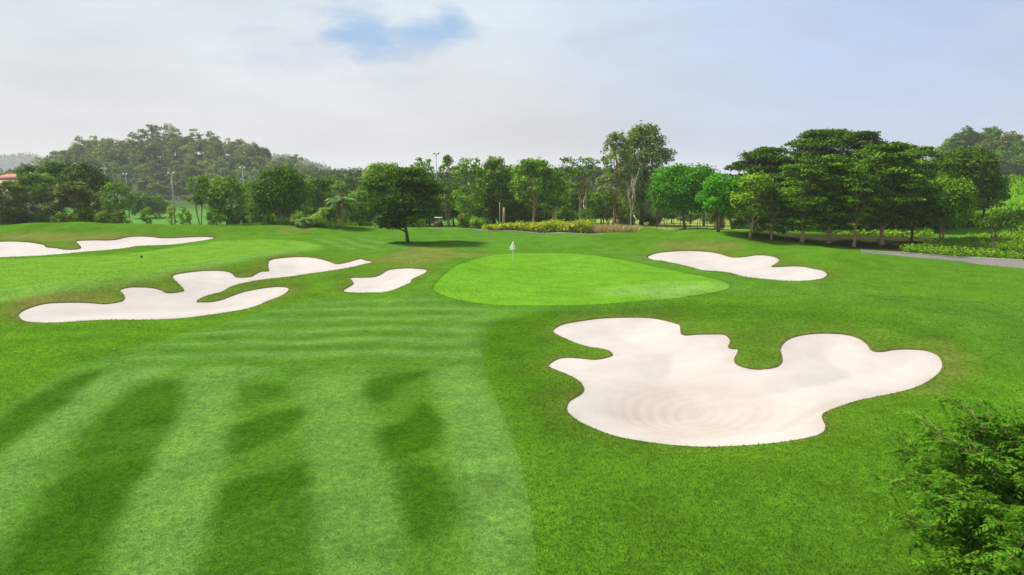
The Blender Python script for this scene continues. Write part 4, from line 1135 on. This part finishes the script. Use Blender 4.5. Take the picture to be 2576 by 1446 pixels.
rh = np.random.default_rng(31)
cnt = 0
for row in range(12):
    for k in range(22):
        X = -238 + k * 7.4 + rh.uniform(-2.6, 2.6) + (row % 2) * 3.7; Y = 262 + row * 7.0 + rh.uniform(-2.2, 2.2)
        if (Y > 348 and HILL_L(X * KL, Y * KL) < 18) or X < -238 + 0.1 * (Y - 274): continue
        X *= KL; Y *= KL; z = float(HILL_L(X, Y))
        s = rh.uniform(0.85, 1.35) * KL
        put_copy(PROTO_H[rh.integers(len(PROTO_H))], 'hill_tree', (X, Y, max(z, -3.2) - 0.2), (s * rh.uniform(0.9, 1.2), s, s * rh.uniform(0.75, 1.0)), rh.uniform(0, 6.28),
                 'greyish green tree in the canopy of the wooded hill on the left', 'trees covering the left hill'); cnt += 1
HILLCOUNT = cnt
for k, (px, top) in enumerate([(332, 330), (352, 322), (383, 311), (392, 313), (424, 309), (440, 322), (486, 322), (505, 335), (528, 328), (545, 340), (572, 346), (601, 347), (186, 360), (205, 366)]):
    Y = (330 + (k % 3) * 4) * KL; q = at(px, top, Y); z = float(HILL_L(q[0], Y)); s = max(0.55, (q[2] - z) / 13.0)
    put_copy(PROTO_T[k % 4], 'crest_tree', (q[0], Y, z - 0.2), (s * 1.1, s * 1.1, s), k * 1.3, 'tall thin crowned tree standing out on the crest of the left hill', 'thin trees on the hill crest')
for k in range(16):
    X = (-200 + k * 5.6 + rh.uniform(-2, 2)) * KL; Y = (300 + rh.uniform(0, 22)) * KL; z = float(HILL_L(X, Y)); s = rh.uniform(0.75, 1.0) * KL
    put_copy(PROTO_T[k % 4], 'pale_stemmed_tree', (X, Y, z - 0.2), (s, s, s), k * 2.1, 'slim tree with a pale stem on the face of the left hill', 'pale stemmed trees on the hill face')
for row in range(5):
    for k in range(11):
        X = 112 + k * 6.0 + rh.uniform(-2, 2) + (row % 2) * 3; Y = 180 + row * 6.5 + rh.uniform(-2, 2)
        if X < 0.62 * Y: continue
        X *= KR; Y *= KR; z = max(-3.0, float(HILL_R(X, Y))); s = rh.uniform(0.85, 1.1) * KR
        put_copy(PROTO_R[rh.integers(4)], 'hill_tree', (X, Y, z - 0.2), (s * 1.15, s * 1.1, s * 0.85), rh.uniform(0, 6.28), 'dark tree in the canopy of the wooded hill on the right', 'trees covering the right hill')

PROTO_B = [one_mesh_tree(580 + k, 8.0, 7.0, 0.6, ['loose', 'dome'][k % 2], 'bark_dark', ['leaf_mid', 'leaf_grove', 'leaf_fresh', 'leaf_olive'][k % 4], 0.42, 1.0) for k in range(6)]
rb = np.random.default_rng(77)
for k in range(62):
    px = 625 + k * 21.5 + rb.uniform(-9, 9)
    if 1640 < px < 1850 and k % 2: continue
    Y = rb.uniform(135, 165) if px < 1650 else rb.uniform(150, 175)
    top = 462 + rb.uniform(-14, 16) if px < 1500 else 480 + rb.uniform(-10, 22)
    q = at(px, top, Y); z = float(T(q[0], Y)); s = (q[2] - z) / 8.0
    put_copy(PROTO_B[rb.integers(6)], 'belt_tree', (q[0], Y, z - 0.1), (rb.uniform(0.8, 1.2),) * 2 + (s,), rb.uniform(0, 6.28), 'bushy green tree in the belt behind the front row of trees', 'belt of bushy trees behind the front row')


def far_wood(name, label, px0, px1, tops, Y, leafm, leaf, n, seed, thick=25):
    """a distant wood that reads as one mass: a rolling bank of crowns"""
    rng = np.random.default_rng(seed)
    px = np.linspace(px0, px1, n); tp = np.interp(px, np.linspace(px0, px1, len(tops)), tops)
    C, R = [], []
    for p, t in zip(px, tp):
        for j in range(3):
            q = at(p + rng.uniform(-3, 3), t + rng.uniform(0, 6) + j * 7, Y + rng.uniform(0, thick)); C.append(q); s = Y * 0.0085 * rng.uniform(0.7, 1.3); R.append((s, s, s * 0.9))
        q = at(p, t + 30, Y + rng.uniform(0, thick)); C.append(q); s = Y * 0.012; R.append((s, s, s * 1.6))
    C = np.array(C); R = np.array(R)
    V, Q, tn = clump_leaves(C, R, 120, rng, leaf, 0.4)
    o = mesh_obj(name, V, Q, M[leafm], tint=tn); return tag(o, label, 'wood', kind='stuff')


far_wood('far_woods', 'hazy blue green woods on the skyline at the far left', -120, 150, [405, 402, 412, 404, 402, 400, 402, 408, 418], 2100, 'leaf_grey', 8.0, 60, 3)
far_wood('far_woods', 'hazy wooded slope trailing off at the right end of the left hill', 690, 840, [396, 402, 408, 416, 428, 440], 1300, 'leaf_grey', 5.0, 34, 4)
far_wood('far_woods', 'hazy blue ridge of woods above the right hill', 2320, 2640, [400, 384, 366, 356, 356, 358, 362, 366, 360, 360], 2000, 'leaf_grey', 8.0, 70, 5)
far_wood('far_woods', 'strip of distant woods glimpsed behind the middle trees', 780, 1660, [440, 436, 432, 440, 446, 440, 436, 432, 428, 438, 440], 330, 'leaf_hill', 1.3, 130, 6)
far_wood('far_woods', 'distant woods behind the left clump of trees', -140, 160, [446, 440, 450, 444, 440], 420, 'leaf_hill', 1.7, 44, 8)

# ------------------------------------------------------------------ paths
def strip(name, label, left, right, mat, lift=0.05, kerb=True, by_y=False):
    f = (lambda e: np.array([at(px, 575, Y)[:2] for px, Y in e])) if by_y else (lambda e: to_world(e, 1))
    A = f(left); B = f(right)
    t = np.linspace(0, len(A) - 1, 60); tb = np.linspace(0, len(B) - 1, 60)
    A = np.stack([np.interp(t, np.arange(len(A)), A[:, k]) for k in range(2)], 1); B = np.stack([np.interp(tb, np.arange(len(B)), B[:, k]) for k in range(2)], 1)
    rows = [A + (B - A) * f for f in np.linspace(0, 1, 6)]
    V = np.vstack([np.stack([r[:, 0], r[:, 1], T(r[:, 0], r[:, 1]) + lift], 1) for r in rows]); n = 60
    V = np.vstack([V, V[:n] - (0, 0, 0.4), V[-n:] - (0, 0, 0.4)])
    Q = []
    for r in range(5):
        i = np.arange(n - 1) + r * n; Q.append(np.stack([i, i + 1, i + 1 + n, i + n], 1))
    i = np.arange(n - 1); Q.append(np.stack([i, i + 1, i + 1 + 6 * n, i + 6 * n], 1)); Q.append(np.stack([i + 5 * n, i + 5 * n + 1, i + 1 + 7 * n, i + 7 * n], 1))
    o = mesh_obj(name, V, np.vstack(Q), mat, smooth=False); tag(o, label, 'path', kind='structure')
    if kerb:
        mb = MB(); mb.tube(np.stack([A[:, 0], A[:, 1], T(A[:, 0], A[:, 1]) + lift + 0.02], 1), 0.07, 5)
        k = mb.build('kerb', M['kerb'], None); tag(k, 'low pale kerb along the far side of the path at the right', 'kerb', kind='structure')
    return o


strip('path', 'grey concrete cart path curving in from the right edge under the grove', [(2165,631),(2240,636),(2330,642),(2440,649),(2576,657),(2760,668)], [(2165,634),(2240,641),(2330,650),(2440,661),(2576,675),(2760,694)], M['path'])
strip('path', 'thin grey cart path running along the front of the shrub bed', [(1050,112),(1130,106),(1225,102.4),(1335,101.2),(1450,99.4),(1520,97.5)], [(1050,109),(1130,103.6),(1225,100.4),(1335,99.2),(1450,97.4),(1520,95.5)], M['path'], 0.06, False, True)

# ------------------------------------------------------------------ beds of plants, grass and herbs nobody could count
def blades(P, h, wd, rng, lean=0.35):
    n = len(P); az = rng.uniform(0, 2 * math.pi, n); sd_ = np.stack([np.cos(az), np.sin(az), np.zeros(n)], 1)
    hh = h * rng.uniform(0.5, 1.25, n); tip = P + np.stack([rng.normal(size=n) * lean * hh, rng.normal(size=n) * lean * hh, hh], 1)
    V = np.stack([P - sd_ * wd[:, None] / 2, P + sd_ * wd[:, None] / 2, tip + sd_ * wd[:, None] * 0.08, tip - sd_ * wd[:, None] * 0.08], 1).reshape(-1, 3)
    return V, np.arange(4 * n).reshape(-1, 4), np.repeat(rng.uniform(0, 1, n), 4)


def scatter_poly(P, n, rng):
    lo, hi = P.min(0), P.max(0); out = np.zeros((0, 2))
    while len(out) < n:
        q = rng.uniform(lo, hi, (n * 2, 2)); out = np.vstack([out, q[inside(P, q[:, 0], q[:, 1])]])
    return out[:n]


def on_ground(q): return np.stack([q[:, 0], q[:, 1], T(q[:, 0], q[:, 1])], 1)


rg = np.random.default_rng(5)
# yellow green shrub bed
def band(pts): return np.array([at(px, 575, Y)[:2] for px, Y in pts])


P = band([(1216, 103), (1335, 102), (1450, 100.5), (1487, 99.5), (1480, 105), (1400, 109), (1216, 111)])
q = scatter_poly(P, 1500, rg); g3 = on_ground(q); tx = np.clip((q[:, 0] / q[:, 1] + 0.043) / 0.16, 0, 1); g3[:, 2] += rg.uniform(0.1, 1.0, len(q)) * (0.45 + 0.95 * tx) * np.clip(1 + 0.45 * wob(q[:, 0], q[:, 1], 1.6), 0.3, 2)
V, Q, tn = clump_leaves(g3, np.tile((0.42, 0.42, 0.36), (len(g3), 1)), 9, rg, 0.36, 0.6)
tag(mesh_obj('shrub_bed', V, Q, M['leaf_yellow'], tint=tn), 'dense bed of broad yellow green leaves behind the path', 'plant bed', kind='stuff')
# tan dry grass right of it
P = band([(1476, 101), (1512, 99.5), (1560, 99), (1604, 99.5), (1600, 104), (1550, 106), (1482, 106)])
q = scatter_poly(P, 5000, rg); V, Q, tn = blades(on_ground(q), 0.95, np.full(len(q), 0.10), rg, 0.5)
V[:, 2] -= 0.35 * np.repeat(0.5 + 0.5 * wob(q[:, 0], q[:, 1], 1.5), 4)
tag(mesh_obj('dry_grass', V, Q, M['dry'], tint=tn), 'patch of tan dry grass round the foot of the bare tree', 'dry grass', kind='stuff')
# uncut grass along the left crest
P = band([(-150, 102), (200, 104), (560, 103), (900, 104), (900, 110), (500, 111), (200, 111), (-150, 110)])
q = scatter_poly(P, 16000, rg); V, Q, tn = blades(on_ground(q), 0.55, np.full(len(q), 0.13), rg, 0.5)
tag(mesh_obj('uncut_grass', V, Q, M['leaf_mid'], tint=tn), 'fringe of uncut dark grass along the left crest under the trees', 'grass', kind='stuff')
# herbs: under the grove and beside the path
P = band([(1850, 96), (1960, 90), (2090, 87), (2220, 85), (2340, 85), (2360, 112), (2200, 116), (1850, 122)])
q = scatter_poly(P, 5200, rg); g3 = on_ground(q); g3[:, 2] += rg.uniform(0.05, 0.5, len(q))
V, Q, tn = clump_leaves(g3, np.tile((0.5, 0.5, 0.3), (len(g3), 1)), 6, rg, 0.34, 0.55)
tag(mesh_obj('herbs', V, Q, M['leaf_fresh'], tint=tn), 'sunlit bright green herbs growing behind the trunks of the right grove', 'ground cover', kind='stuff')
P = to_world([(2262,637),(2330,641),(2440,648),(2576,655),(2760,668),(2760,585),(2600,590),(2440,600),(2330,618)], 1)
q = scatter_poly(P, 5200, rg); g3 = on_ground(q); g3[:, 2] += rg.uniform(0.05, 0.6, len(q)) * (0.8 + 0.4 * wob(q[:, 0], q[:, 1], 3.0))
V, Q, tn = clump_leaves(g3, np.tile((0.4, 0.4, 0.35), (len(g3), 1)), 9, rg, 0.22, 0.45)
tag(mesh_obj('herbs', V, Q, M['leaf_fresh'], tint=tn), 'knee high green herbs beside the far kerb of the path at the right', 'ground cover', kind='stuff')
P = np.array([(62, 82), (120, 70), (150, 110), (130, 150), (90, 140), (74, 110)], float)
q = scatter_poly(P, 9000, rg); V, Q, tn = blades(on_ground(q), 0.8, np.full(len(q), 0.25), rg, 0.5)
tag(mesh_obj('slope_grass', V, Q, M['leaf_mid'], tint=tn), 'rough green grass covering the slope at the right edge', 'grass', kind='stuff')
# uneven grass overhanging the cut edges of the bunkers
Vs, Qs, Ts, nv = [], [], [], 0
for (nm, L, dep, lab) in BUNKERS:
    n = len(L); c = L.mean(0)
    seg = np.roll(L, -1, 0) - L; ln = np.linalg.norm(seg, axis=1)
    per = {'E': 70, 'D': 34, 'C': 34, 'B': 30, 'A': 24}[nm]
    k = np.repeat(np.arange(n), np.maximum(1, (ln * per).astype(int))); f = rg.uniform(0, 1, len(k))
    p = L[k] + seg[k] * f[:, None]
    area = 0.5 * np.sum(L[:, 0] * np.roll(L[:, 1], -1) - np.roll(L[:, 0], -1) * L[:, 1])
    nr = np.stack([seg[k][:, 1], -seg[k][:, 0]], 1) / (ln[k][:, None] + 1e-9) * (1 if area > 0 else -1)
    vd = p / np.linalg.norm(p, axis=1)[:, None]; farside = np.clip((nr * vd).sum(1) * 1.5, 0, 1)
    kp = rg.uniform(0, 1, len(k)) < 0.45 + 0.55 * farside
    k, p, nr, farside = k[kp], p[kp], nr[kp], farside[kp]
    p = p + nr * rg.uniform(0.0, 0.12, len(k))[:, None]
    d0 = math.hypot(*c)
    V, Q, tn = blades(on_ground(p), 0.02 + 0.0006 * d0, np.full(len(p), 0.012 + 0.0004 * d0), rg, 0.8)
    tn = np.clip(np.repeat(farside, 4) * 0.8 - 0.1 + 0.3 * tn, 0, 1)
    Vs.append(V); Qs.append(Q + nv); Ts.append(tn); nv += len(V)
tag(mesh_obj('edge_grass', np.vstack(Vs), np.vstack(Qs), M['leaf_edge'], tint=np.concatenate(Ts)), 'short ragged grass round the cut edges of the sand bunkers', 'grass', kind='stuff')

# the nap of the sward: short blades that carry the colour of the turf they grow from
def sward():
    from mathutils.kdtree import KDTree
    rng = np.random.default_rng(808); n = 230000
    Y = 1 / rng.uniform(1 / 62.0, 1 / 9.0, n); X = Y * rng.uniform(-0.86, 0.86, n)
    ok = sdf(GREEN_W, X, Y, 2.0) > 0.05
    for b in BUNKERS: ok &= sdf(b[1], X, Y, 1.0) > 0.02
    X, Y = X[ok], Y[ok]; fair = sdf(to_world(FW, 3), X, Y, 1.0) < 0
    near = np.where((DIST < 75) & (VY > 3))[0]; kd = KDTree(len(near))
    for i, k in enumerate(near): kd.insert((VX[k], VY[k], 0), i)
    kd.balance()
    idx = near[np.array([kd.find((x, y, 0))[1] for x, y in zip(X, Y)])]
    h = np.where(fair, 0.012, 0.030) + 0.00055 * Y; wd = 0.010 + 0.0006 * Y
    P = np.stack([X, Y, T(X, Y) - 0.004], 1); V, Q, _ = blades(P, h, wd, rng, 0.55)
    c = COLR[idx] * 0.88 * rng.uniform(0.75, 1.45, len(X))[:, None]
    pale = rng.uniform(0, 1, len(X)) < 0.07; c[pale] = c[pale] * 0.4 + np.array((0.24, 0.24, 0.06)) * 0.6
    c = np.hstack([c, np.ones((len(c), 1))]).repeat(4, 0)
    m, g, out = mat_new('turf blades'); a_ = g.new('ShaderNodeAttribute'); a_.attribute_name = 'soil_tint'
    d = g.new('ShaderNodeBsdfDiffuse'); t = g.new('ShaderNodeBsdfTranslucent'); mx = g.new('ShaderNodeMixShader'); mx.inputs[0].default_value = 0.35
    g.link(a_.outputs['Color'], d.inputs[0]); g.link(a_.outputs['Color'], t.inputs[0]); g.link(d.outputs[0], mx.inputs[1]); g.link(t.outputs[0], mx.inputs[2]); g.link(mx.outputs[0], out.inputs[0])
    tag(mesh_obj('turf_grass', V, Q, m, color=c), 'short mown grass blades covering the nearer turf', 'grass', kind='stuff')


sward()

# ------------------------------------------------------------------ flagstick
hx, hy = hit(1291, 671)[0]; hz = float(T(hx, hy))
fs = empty('flagstick', (hx, hy, hz)); tag(fs, 'white flagstick with limp white flag on the bright putting green', 'flagstick')
mb = MB(); mb.tube([(0, 0, -0.1), (0, 0, 0.9), (0, 0, 1.6), (0, 0, 2.18)], [0.034, 0.032, 0.03, 0.028], 8); mb.build('pole', M['white'], fs, True)
n, mrow = 9, 13; Vf = []
for j in range(mrow):
    t = j / (mrow - 1)
    for i in range(n):
        s = i / (n - 1); wdt = 0.10 + 0.36 * math.sin(min(1, t * 1.25) * math.pi / 2)
        Vf.append((-0.02 - wdt * (s - 0.42) , 0.06 * math.sin(s * 9 + t * 2) * (0.3 + t) - 0.03, 2.15 - 0.66 * t - 0.14 * s * (1 - t * 0.4)))
Vf = np.array(Vf)
i, j = np.meshgrid(np.arange(n - 1), np.arange(mrow - 1), indexing='ij'); a = (j * n + i).ravel(); q = np.stack([a, a + 1, a + n + 1, a + n], 1)
flag = mesh_obj('flag', Vf, q, M['fabric'], fs, True); flag.rotation_euler = (0, 0, math.radians(-55)); flag.scale = (1.3, 1.3, 1)
mb = MB(); mb.tube([(0, 0, 2.16), (0, 0, 2.2), (0, 0, 2.22)], [0.02, 0.026, 0.01], 8); mb.build('finial', M['leaf_yellow'], fs, True)
mb = MB(); mb.box((-0.03, -0.01, 1.41), (0.20, 0.05, 0.045)); mb.build('hem', mat_simple('salmon hem', (0.65, 0.25, 0.16), 0.8, 0.1), flag)
cup = MB(); an = np.linspace(0, 2 * math.pi, 25)
cup.tube(np.stack([0.054 * np.cos(an), 0.054 * np.sin(an), np.full(25, 0.004)], 1), 0.006, 5, False)
c = cup.build('hole_rim', M['white'], None, True); c.location = (hx, hy, hz); tag(c, 'small white rim of the hole at the foot of the flagstick', 'golf hole')

# ------------------------------------------------------------------ golf cart in the dip behind the crest
q = at(1103, 562, 127.0); gz = float(T(q[0], 127.0)); CART_Y = best = 127.0
ct = empty('golf_cart', (q[0], best, gz), math.radians(24)); tag(ct, 'red golf cart with white canopy roof parked on the path beyond the single tree', 'golf cart')


def rounded(mb, c, s, b=0.06):
    x, y, z = np.array(s) / 2; V = []
    for k, (zz, ins) in enumerate([(-z, b), (-z + b, 0), (z - b, 0), (z, b)]):
        for (sx, sy) in ((-1, -1), (1, -1), (1, 1), (-1, 1)):
            V.append((sx * (x - ins - b), sy * (y - ins), zz)); V.append((sx * (x - ins), sy * (y - ins - b), zz))
    order = [0, 2, 3, 5, 4, 6, 7, 1]
    V = np.array(V).reshape(4, 8, 3)[:, [1, 0, 2, 3, 5, 4, 6, 7]].reshape(-1, 3) + np.array(c)
    Q = [(r * 8 + i, r * 8 + (i + 1) % 8, (r + 1) * 8 + (i + 1) % 8, (r + 1) * 8 + i) for r in range(3) for i in range(8)]
    Q += [(7, 6, 5, 4), (7, 4, 3, 0), (3, 2, 1, 0), (24, 27, 28, 31), (24, 25, 26, 27), (28, 29, 30, 31)]
    mb.add(V, Q)


mb = MB(); rounded(mb, (0, 0.75, 0.62), (1.15, 0.75, 0.5)); rounded(mb, (0, -0.75, 0.62), (1.15, 0.85, 0.5)); rounded(mb, (0, 0, 0.36), (1.15, 2.2, 0.14), 0.04); mb.build('body', M['red'], ct)
mb = MB(); rounded(mb, (0, 0.0, 1.84), (1.2, 1.75, 0.12), 0.05); mb.build('roof', M['white'], ct)
mb = MB()
for sx in (-0.52, 0.52):
    mb.tube([(sx, 0.62, 0.8), (sx, 0.72, 1.3), (sx * 0.98, 0.66, 1.8)], 0.022, 6); mb.tube([(sx, -0.62, 0.8), (sx, -0.72, 1.3), (sx * 0.98, -0.66, 1.8)], 0.022, 6)
mb.build('roof_frame', M['steel'], ct, True)
mb = MB(); rounded(mb, (0, -0.2, 0.80), (1.05, 0.5, 0.14), 0.05); mb.build('seat', M['seat'], ct)
mb = MB(); rounded(mb, (0, -0.46, 1.08), (1.05, 0.12, 0.42), 0.04); mb.build('backrest', M['seat'], ct)
for sx in (-0.5, 0.5):
    for sy in (-0.82, 0.82):
        mb = MB(); an = np.linspace(0, 2 * math.pi, 17)
        mb.tube(np.stack([np.full(17, sx), sy + 0.155 * np.cos(an), 0.225 + 0.155 * np.sin(an)], 1), 0.07, 7, False); wh = mb.build('wheel', M['black'], ct, True)
        mb = MB(); mb.tube([(sx - 0.05, sy, 0.225), (sx, sy, 0.225), (sx + 0.05, sy, 0.225)], [0.1, 0.11, 0.1], 12); mb.build('rim', M['steel'], wh, True)
mb = MB(); mb.tube([(-0.25, 0.45, 0.8), (-0.25, 0.25, 1.02)], 0.02, 6); an = np.linspace(0, 2 * math.pi, 17)
mb.tube(np.stack([-0.25 + 0.17 * np.cos(an), 0.24 + 0.08 * np.sin(an), 1.03 + 0.15 * np.sin(an)], 1), 0.014, 5, False); mb.build('steering_wheel', M['black'], ct, True)
mb = MB(); mb.tube([(0.2, -1.2, 0.5), (0.2, -1.22, 1.0), (0.2, -1.23, 1.25)], [0.13, 0.14, 0.15], 9); mb.build('club_bag', M['black'], ct, True)

# ------------------------------------------------------------------ lamp posts of the practice ground
def lamp_post(px, top, Y, label, seed):
    q = at(px, top, Y); z = float(T(q[0], Y)); H = q[2] - z
    root = empty('lamp_post', (q[0], Y, z), 0.25 * math.sin(seed * 2.2)); tag(root, label, 'lamp post', 'lamp posts of the practice ground')
    mb = MB(); mb.tube([(0, 0, -0.3), (0, 0, H * 0.5), (0, 0, H)], [0.18, 0.13, 0.09], 10); mb.build('pole', M['steel'], root, True)
    mb = MB(); mb.tube([(-0.7, 0, H - 0.15), (0, 0, H - 0.12), (0.7, 0, H - 0.15)], 0.06, 6); mb.build('crossarm', M['steel'], root, True)
    for sx in (-0.55, 0.55):
        mb = MB(); rounded(mb, (sx, -0.1, H + 0.1), (0.5, 0.3, 0.36), 0.06); fl = mb.build('floodlight', M['steel'], root)
        mb = MB(); mb.box((sx, -0.265, H + 0.1), (0.4, 0.03, 0.26)); mb.build('lens', M['white'], fl)


lamp_post(262, 424, 215, 'lamp post half sunk behind the left clump of trees', 1)
lamp_post(316, 438, 188, 'lamp post rising at the right end of the left clump', 2)
lamp_post(431, 436, 152, 'tallest left lamp post standing clear before the dark foot of the hill', 3)
lamp_post(610, 423, 190, 'lamp post behind the loose light green tree', 4)
lamp_post(1097, 386, 165, 'lamp post standing against the sky above the single fairway tree', 5)

# ------------------------------------------------------------------ house, boulder, marker
q = at(14, 452, 172); hz = float(T(q[0], 172)); Hw = q[2] - hz
ho = empty('house', (q[0], 176, hz), 0.1); tag(ho, 'house with orange tiled roof half hidden at the far left', 'house')
mb = MB(); mb.box((0, 0, Hw / 2), (10, 7, Hw)); mb.build('wall', M['render'], ho)
mb = MB(); e = 0.5
mb.add([(-5 - e, -3.5 - e, Hw - 0.05), (5 + e, -3.5 - e, Hw - 0.05), (5 + e, 3.5 + e, Hw - 0.05), (-5 - e, 3.5 + e, Hw - 0.05), (-2.2, 0, Hw + 1.5), (2.2, 0, Hw + 1.5)], [(0, 1, 5, 4), (2, 3, 4, 5), (3, 2, 1, 0)], [(1, 2, 5), (3, 0, 4)])
rf = mb.build('roof', M['tile'], ho); mb = MB(); mb.tube([(-2.3, 0, Hw + 1.52), (2.3, 0, Hw + 1.52)], 0.12, 6); mb.build('ridge', M['tile'], rf, True)
for wx in (-3, 0, 3):
    mb = MB(); mb.box((wx, -3.52, Hw - 1.5), (1.2, 0.06, 1.3)); mb.build('window', M['glass'], ho)
q = at(597, 553, 118); z = float(T(q[0], 118))
rk = np.random.default_rng(4); mb = MB(); u = np.linspace(0, 2 * math.pi, 15)[:-1]; vv = np.linspace(0.05, math.pi - 0.05, 9)
Vr = np.array([(0.55 * math.sin(b_) * math.cos(a_) * (1 + 0.12 * rk.normal()), 0.4 * math.sin(b_) * math.sin(a_) * (1 + 0.12 * rk.normal()), 0.42 * math.cos(b_) + 0.25) for b_ in vv for a_ in u])
Qr = [(r * 14 + i_, (r + 1) * 14 + i_, (r + 1) * 14 + (i_ + 1) % 14, r * 14 + (i_ + 1) % 14) for r in range(8) for i_ in range(14)]
mb.add(Vr, Qr); rk_ = mb.build('boulder', M['bark_pale'], None, True); rk_.location = (q[0], 118, max(z, q[2] - 0.6)); tag(rk_, 'pale boulder among the shrubs left of the pinkish trunk', 'boulder')
mx, my = hit(356, 648)[0]; mz = float(T(mx, my)); mb = MB()
mb.tube([(0, 0, -0.05), (0, 0, 0.12), (0, 0, 0.20), (0, 0, 0.23)], [0.10, 0.10, 0.08, 0.02], 10)
mk = mb.build('sprinkler_head', M['black'], None, True); mk.location = (mx, my, mz); tag(mk, 'small dark sprinkler head in the bright far fairway', 'sprinkler')

# ------------------------------------------------------------------ the near tree at the lower right corner
def near_tree():
    rng = np.random.default_rng(2024)
    bx, by = 10.2, 11.9; z0 = float(T(bx, by))
    root = empty('near_tree', (bx, by, z0)); tag(root, 'nearest tree with feathery bright leaves filling the lower right corner', 'tree')
    mb = MB(); tw = MB(); mb.tube([(0, 0, -0.3), (0.05, 0.02, 0.3), (0, 0.05, 1.1)], [0.17, 0.14, 0.11], 9)
    C, Dv = [], []
    for k in range(64):
        az = k * 2.39996 + rng.uniform(-0.3, 0.3); el = math.asin(min(1.0, rng.uniform(-0.30, 1.0)))
        ln = rng.uniform(1.8, 2.75)
        d = np.array([math.cos(az) * math.cos(el), math.sin(az) * math.cos(el), math.sin(el) * 1.0])
        st = np.array([0, 0.03, rng.uniform(0.35, 1.1)])
        p = limb(mb, st, st + d * ln, 0.035, 0.009, rng, 0.12, 9, 5, 0.1)
        for j in range(3, 9):
            for s_ in range(3):
                a2 = rng.normal(size=3) * 0.7 + d * 0.6; a2[2] = a2[2] * 0.5 + 0.1; a2 /= np.linalg.norm(a2)
                l2 = rng.uniform(0.3, 0.75)
                q = limb(tw, p[j], p[j] + a2 * l2, 0.008, 0.003, rng, 0.12, 5, 4, 0.05)
                for m_ in range(1, 5):
                    for r_ in range(2):
                        a3 = a2 * 0.5 + rng.normal(size=3) * 0.6; a3[2] = a3[2] * 0.5 + 0.05; a3 /= np.linalg.norm(a3)
                        C.append(q[m_]); Dv.append(a3)
    C = np.array(C); Dv = np.array(Dv); n = len(C)
    # feather leaves: pairs of leaflets along a drooping stalk
    m = 6; up = np.array([0, 0, 1.0]); sd2 = np.cross(Dv, up); sd2 /= np.linalg.norm(sd2, axis=1)[:, None] + 1e-9
    ln = rng.uniform(0.22, 0.40, n); tint0 = rng.uniform(0, 1, n)
    V, tint = [], []
    for j in range(m):
        f = (j + 0.7) / m
        base = C + Dv * (ln * f)[:, None] - up * (0.10 * f * f * ln / 0.3)[:, None]
        for sg in (-1, 1):
            dl = sd2 * sg * 0.8 + Dv * 0.55 - up * rng.uniform(0.0, 0.5, n)[:, None]; dl /= np.linalg.norm(dl, axis=1)[:, None]
            L_ = 0.105 * rng.uniform(0.7, 1.25, n); wv = np.cross(dl, up + rng.normal(size=(n, 3)) * 0.3); wv /= np.linalg.norm(wv, axis=1)[:, None]; wv = wv * (L_ * 0.2)[:, None]
            tip = base + dl * L_[:, None] - up * (0.012 * rng.uniform(0, 1, n))[:, None]; mid = base + dl * (L_ * 0.5)[:, None] + up * 0.004
            V.append(np.stack([base, mid + wv, tip, mid - wv], 1).reshape(-1, 3)); tint.append(np.repeat(np.clip(0.6 * tint0 + 0.4 * rng.uniform(0, 1, n), 0, 1), 4))
    V = np.vstack(V)
    mb.build('trunk', M['bark_grey'], root, True)
    cr = mesh_obj('crown', V, np.arange(len(V)).reshape(-1, 4), M['leaf_near'], root, tint=np.concatenate(tint))
    tw.build('twigs', M['bark_tan'], cr, True)


near_tree()

# ------------------------------------------------------------------ air
def haze():
    m, g, out = mat_new('haze air')
    v = g.new('ShaderNodeVolumePrincipled'); v.inputs['Color'].default_value = (0.93, 0.95, 0.97, 1)
    v.inputs['Density'].default_value = 0.0002; v.inputs['Anisotropy'].default_value = 0.0
    g.link(v.outputs[0], out.inputs['Volume'])
    mb = MB(); mb.box((0, 950, 32), (6000, 2700, 76)); o = mb.build('haze', m); tag(o, 'thin pale haze lying over the course', 'haze', kind='stuff')


haze()
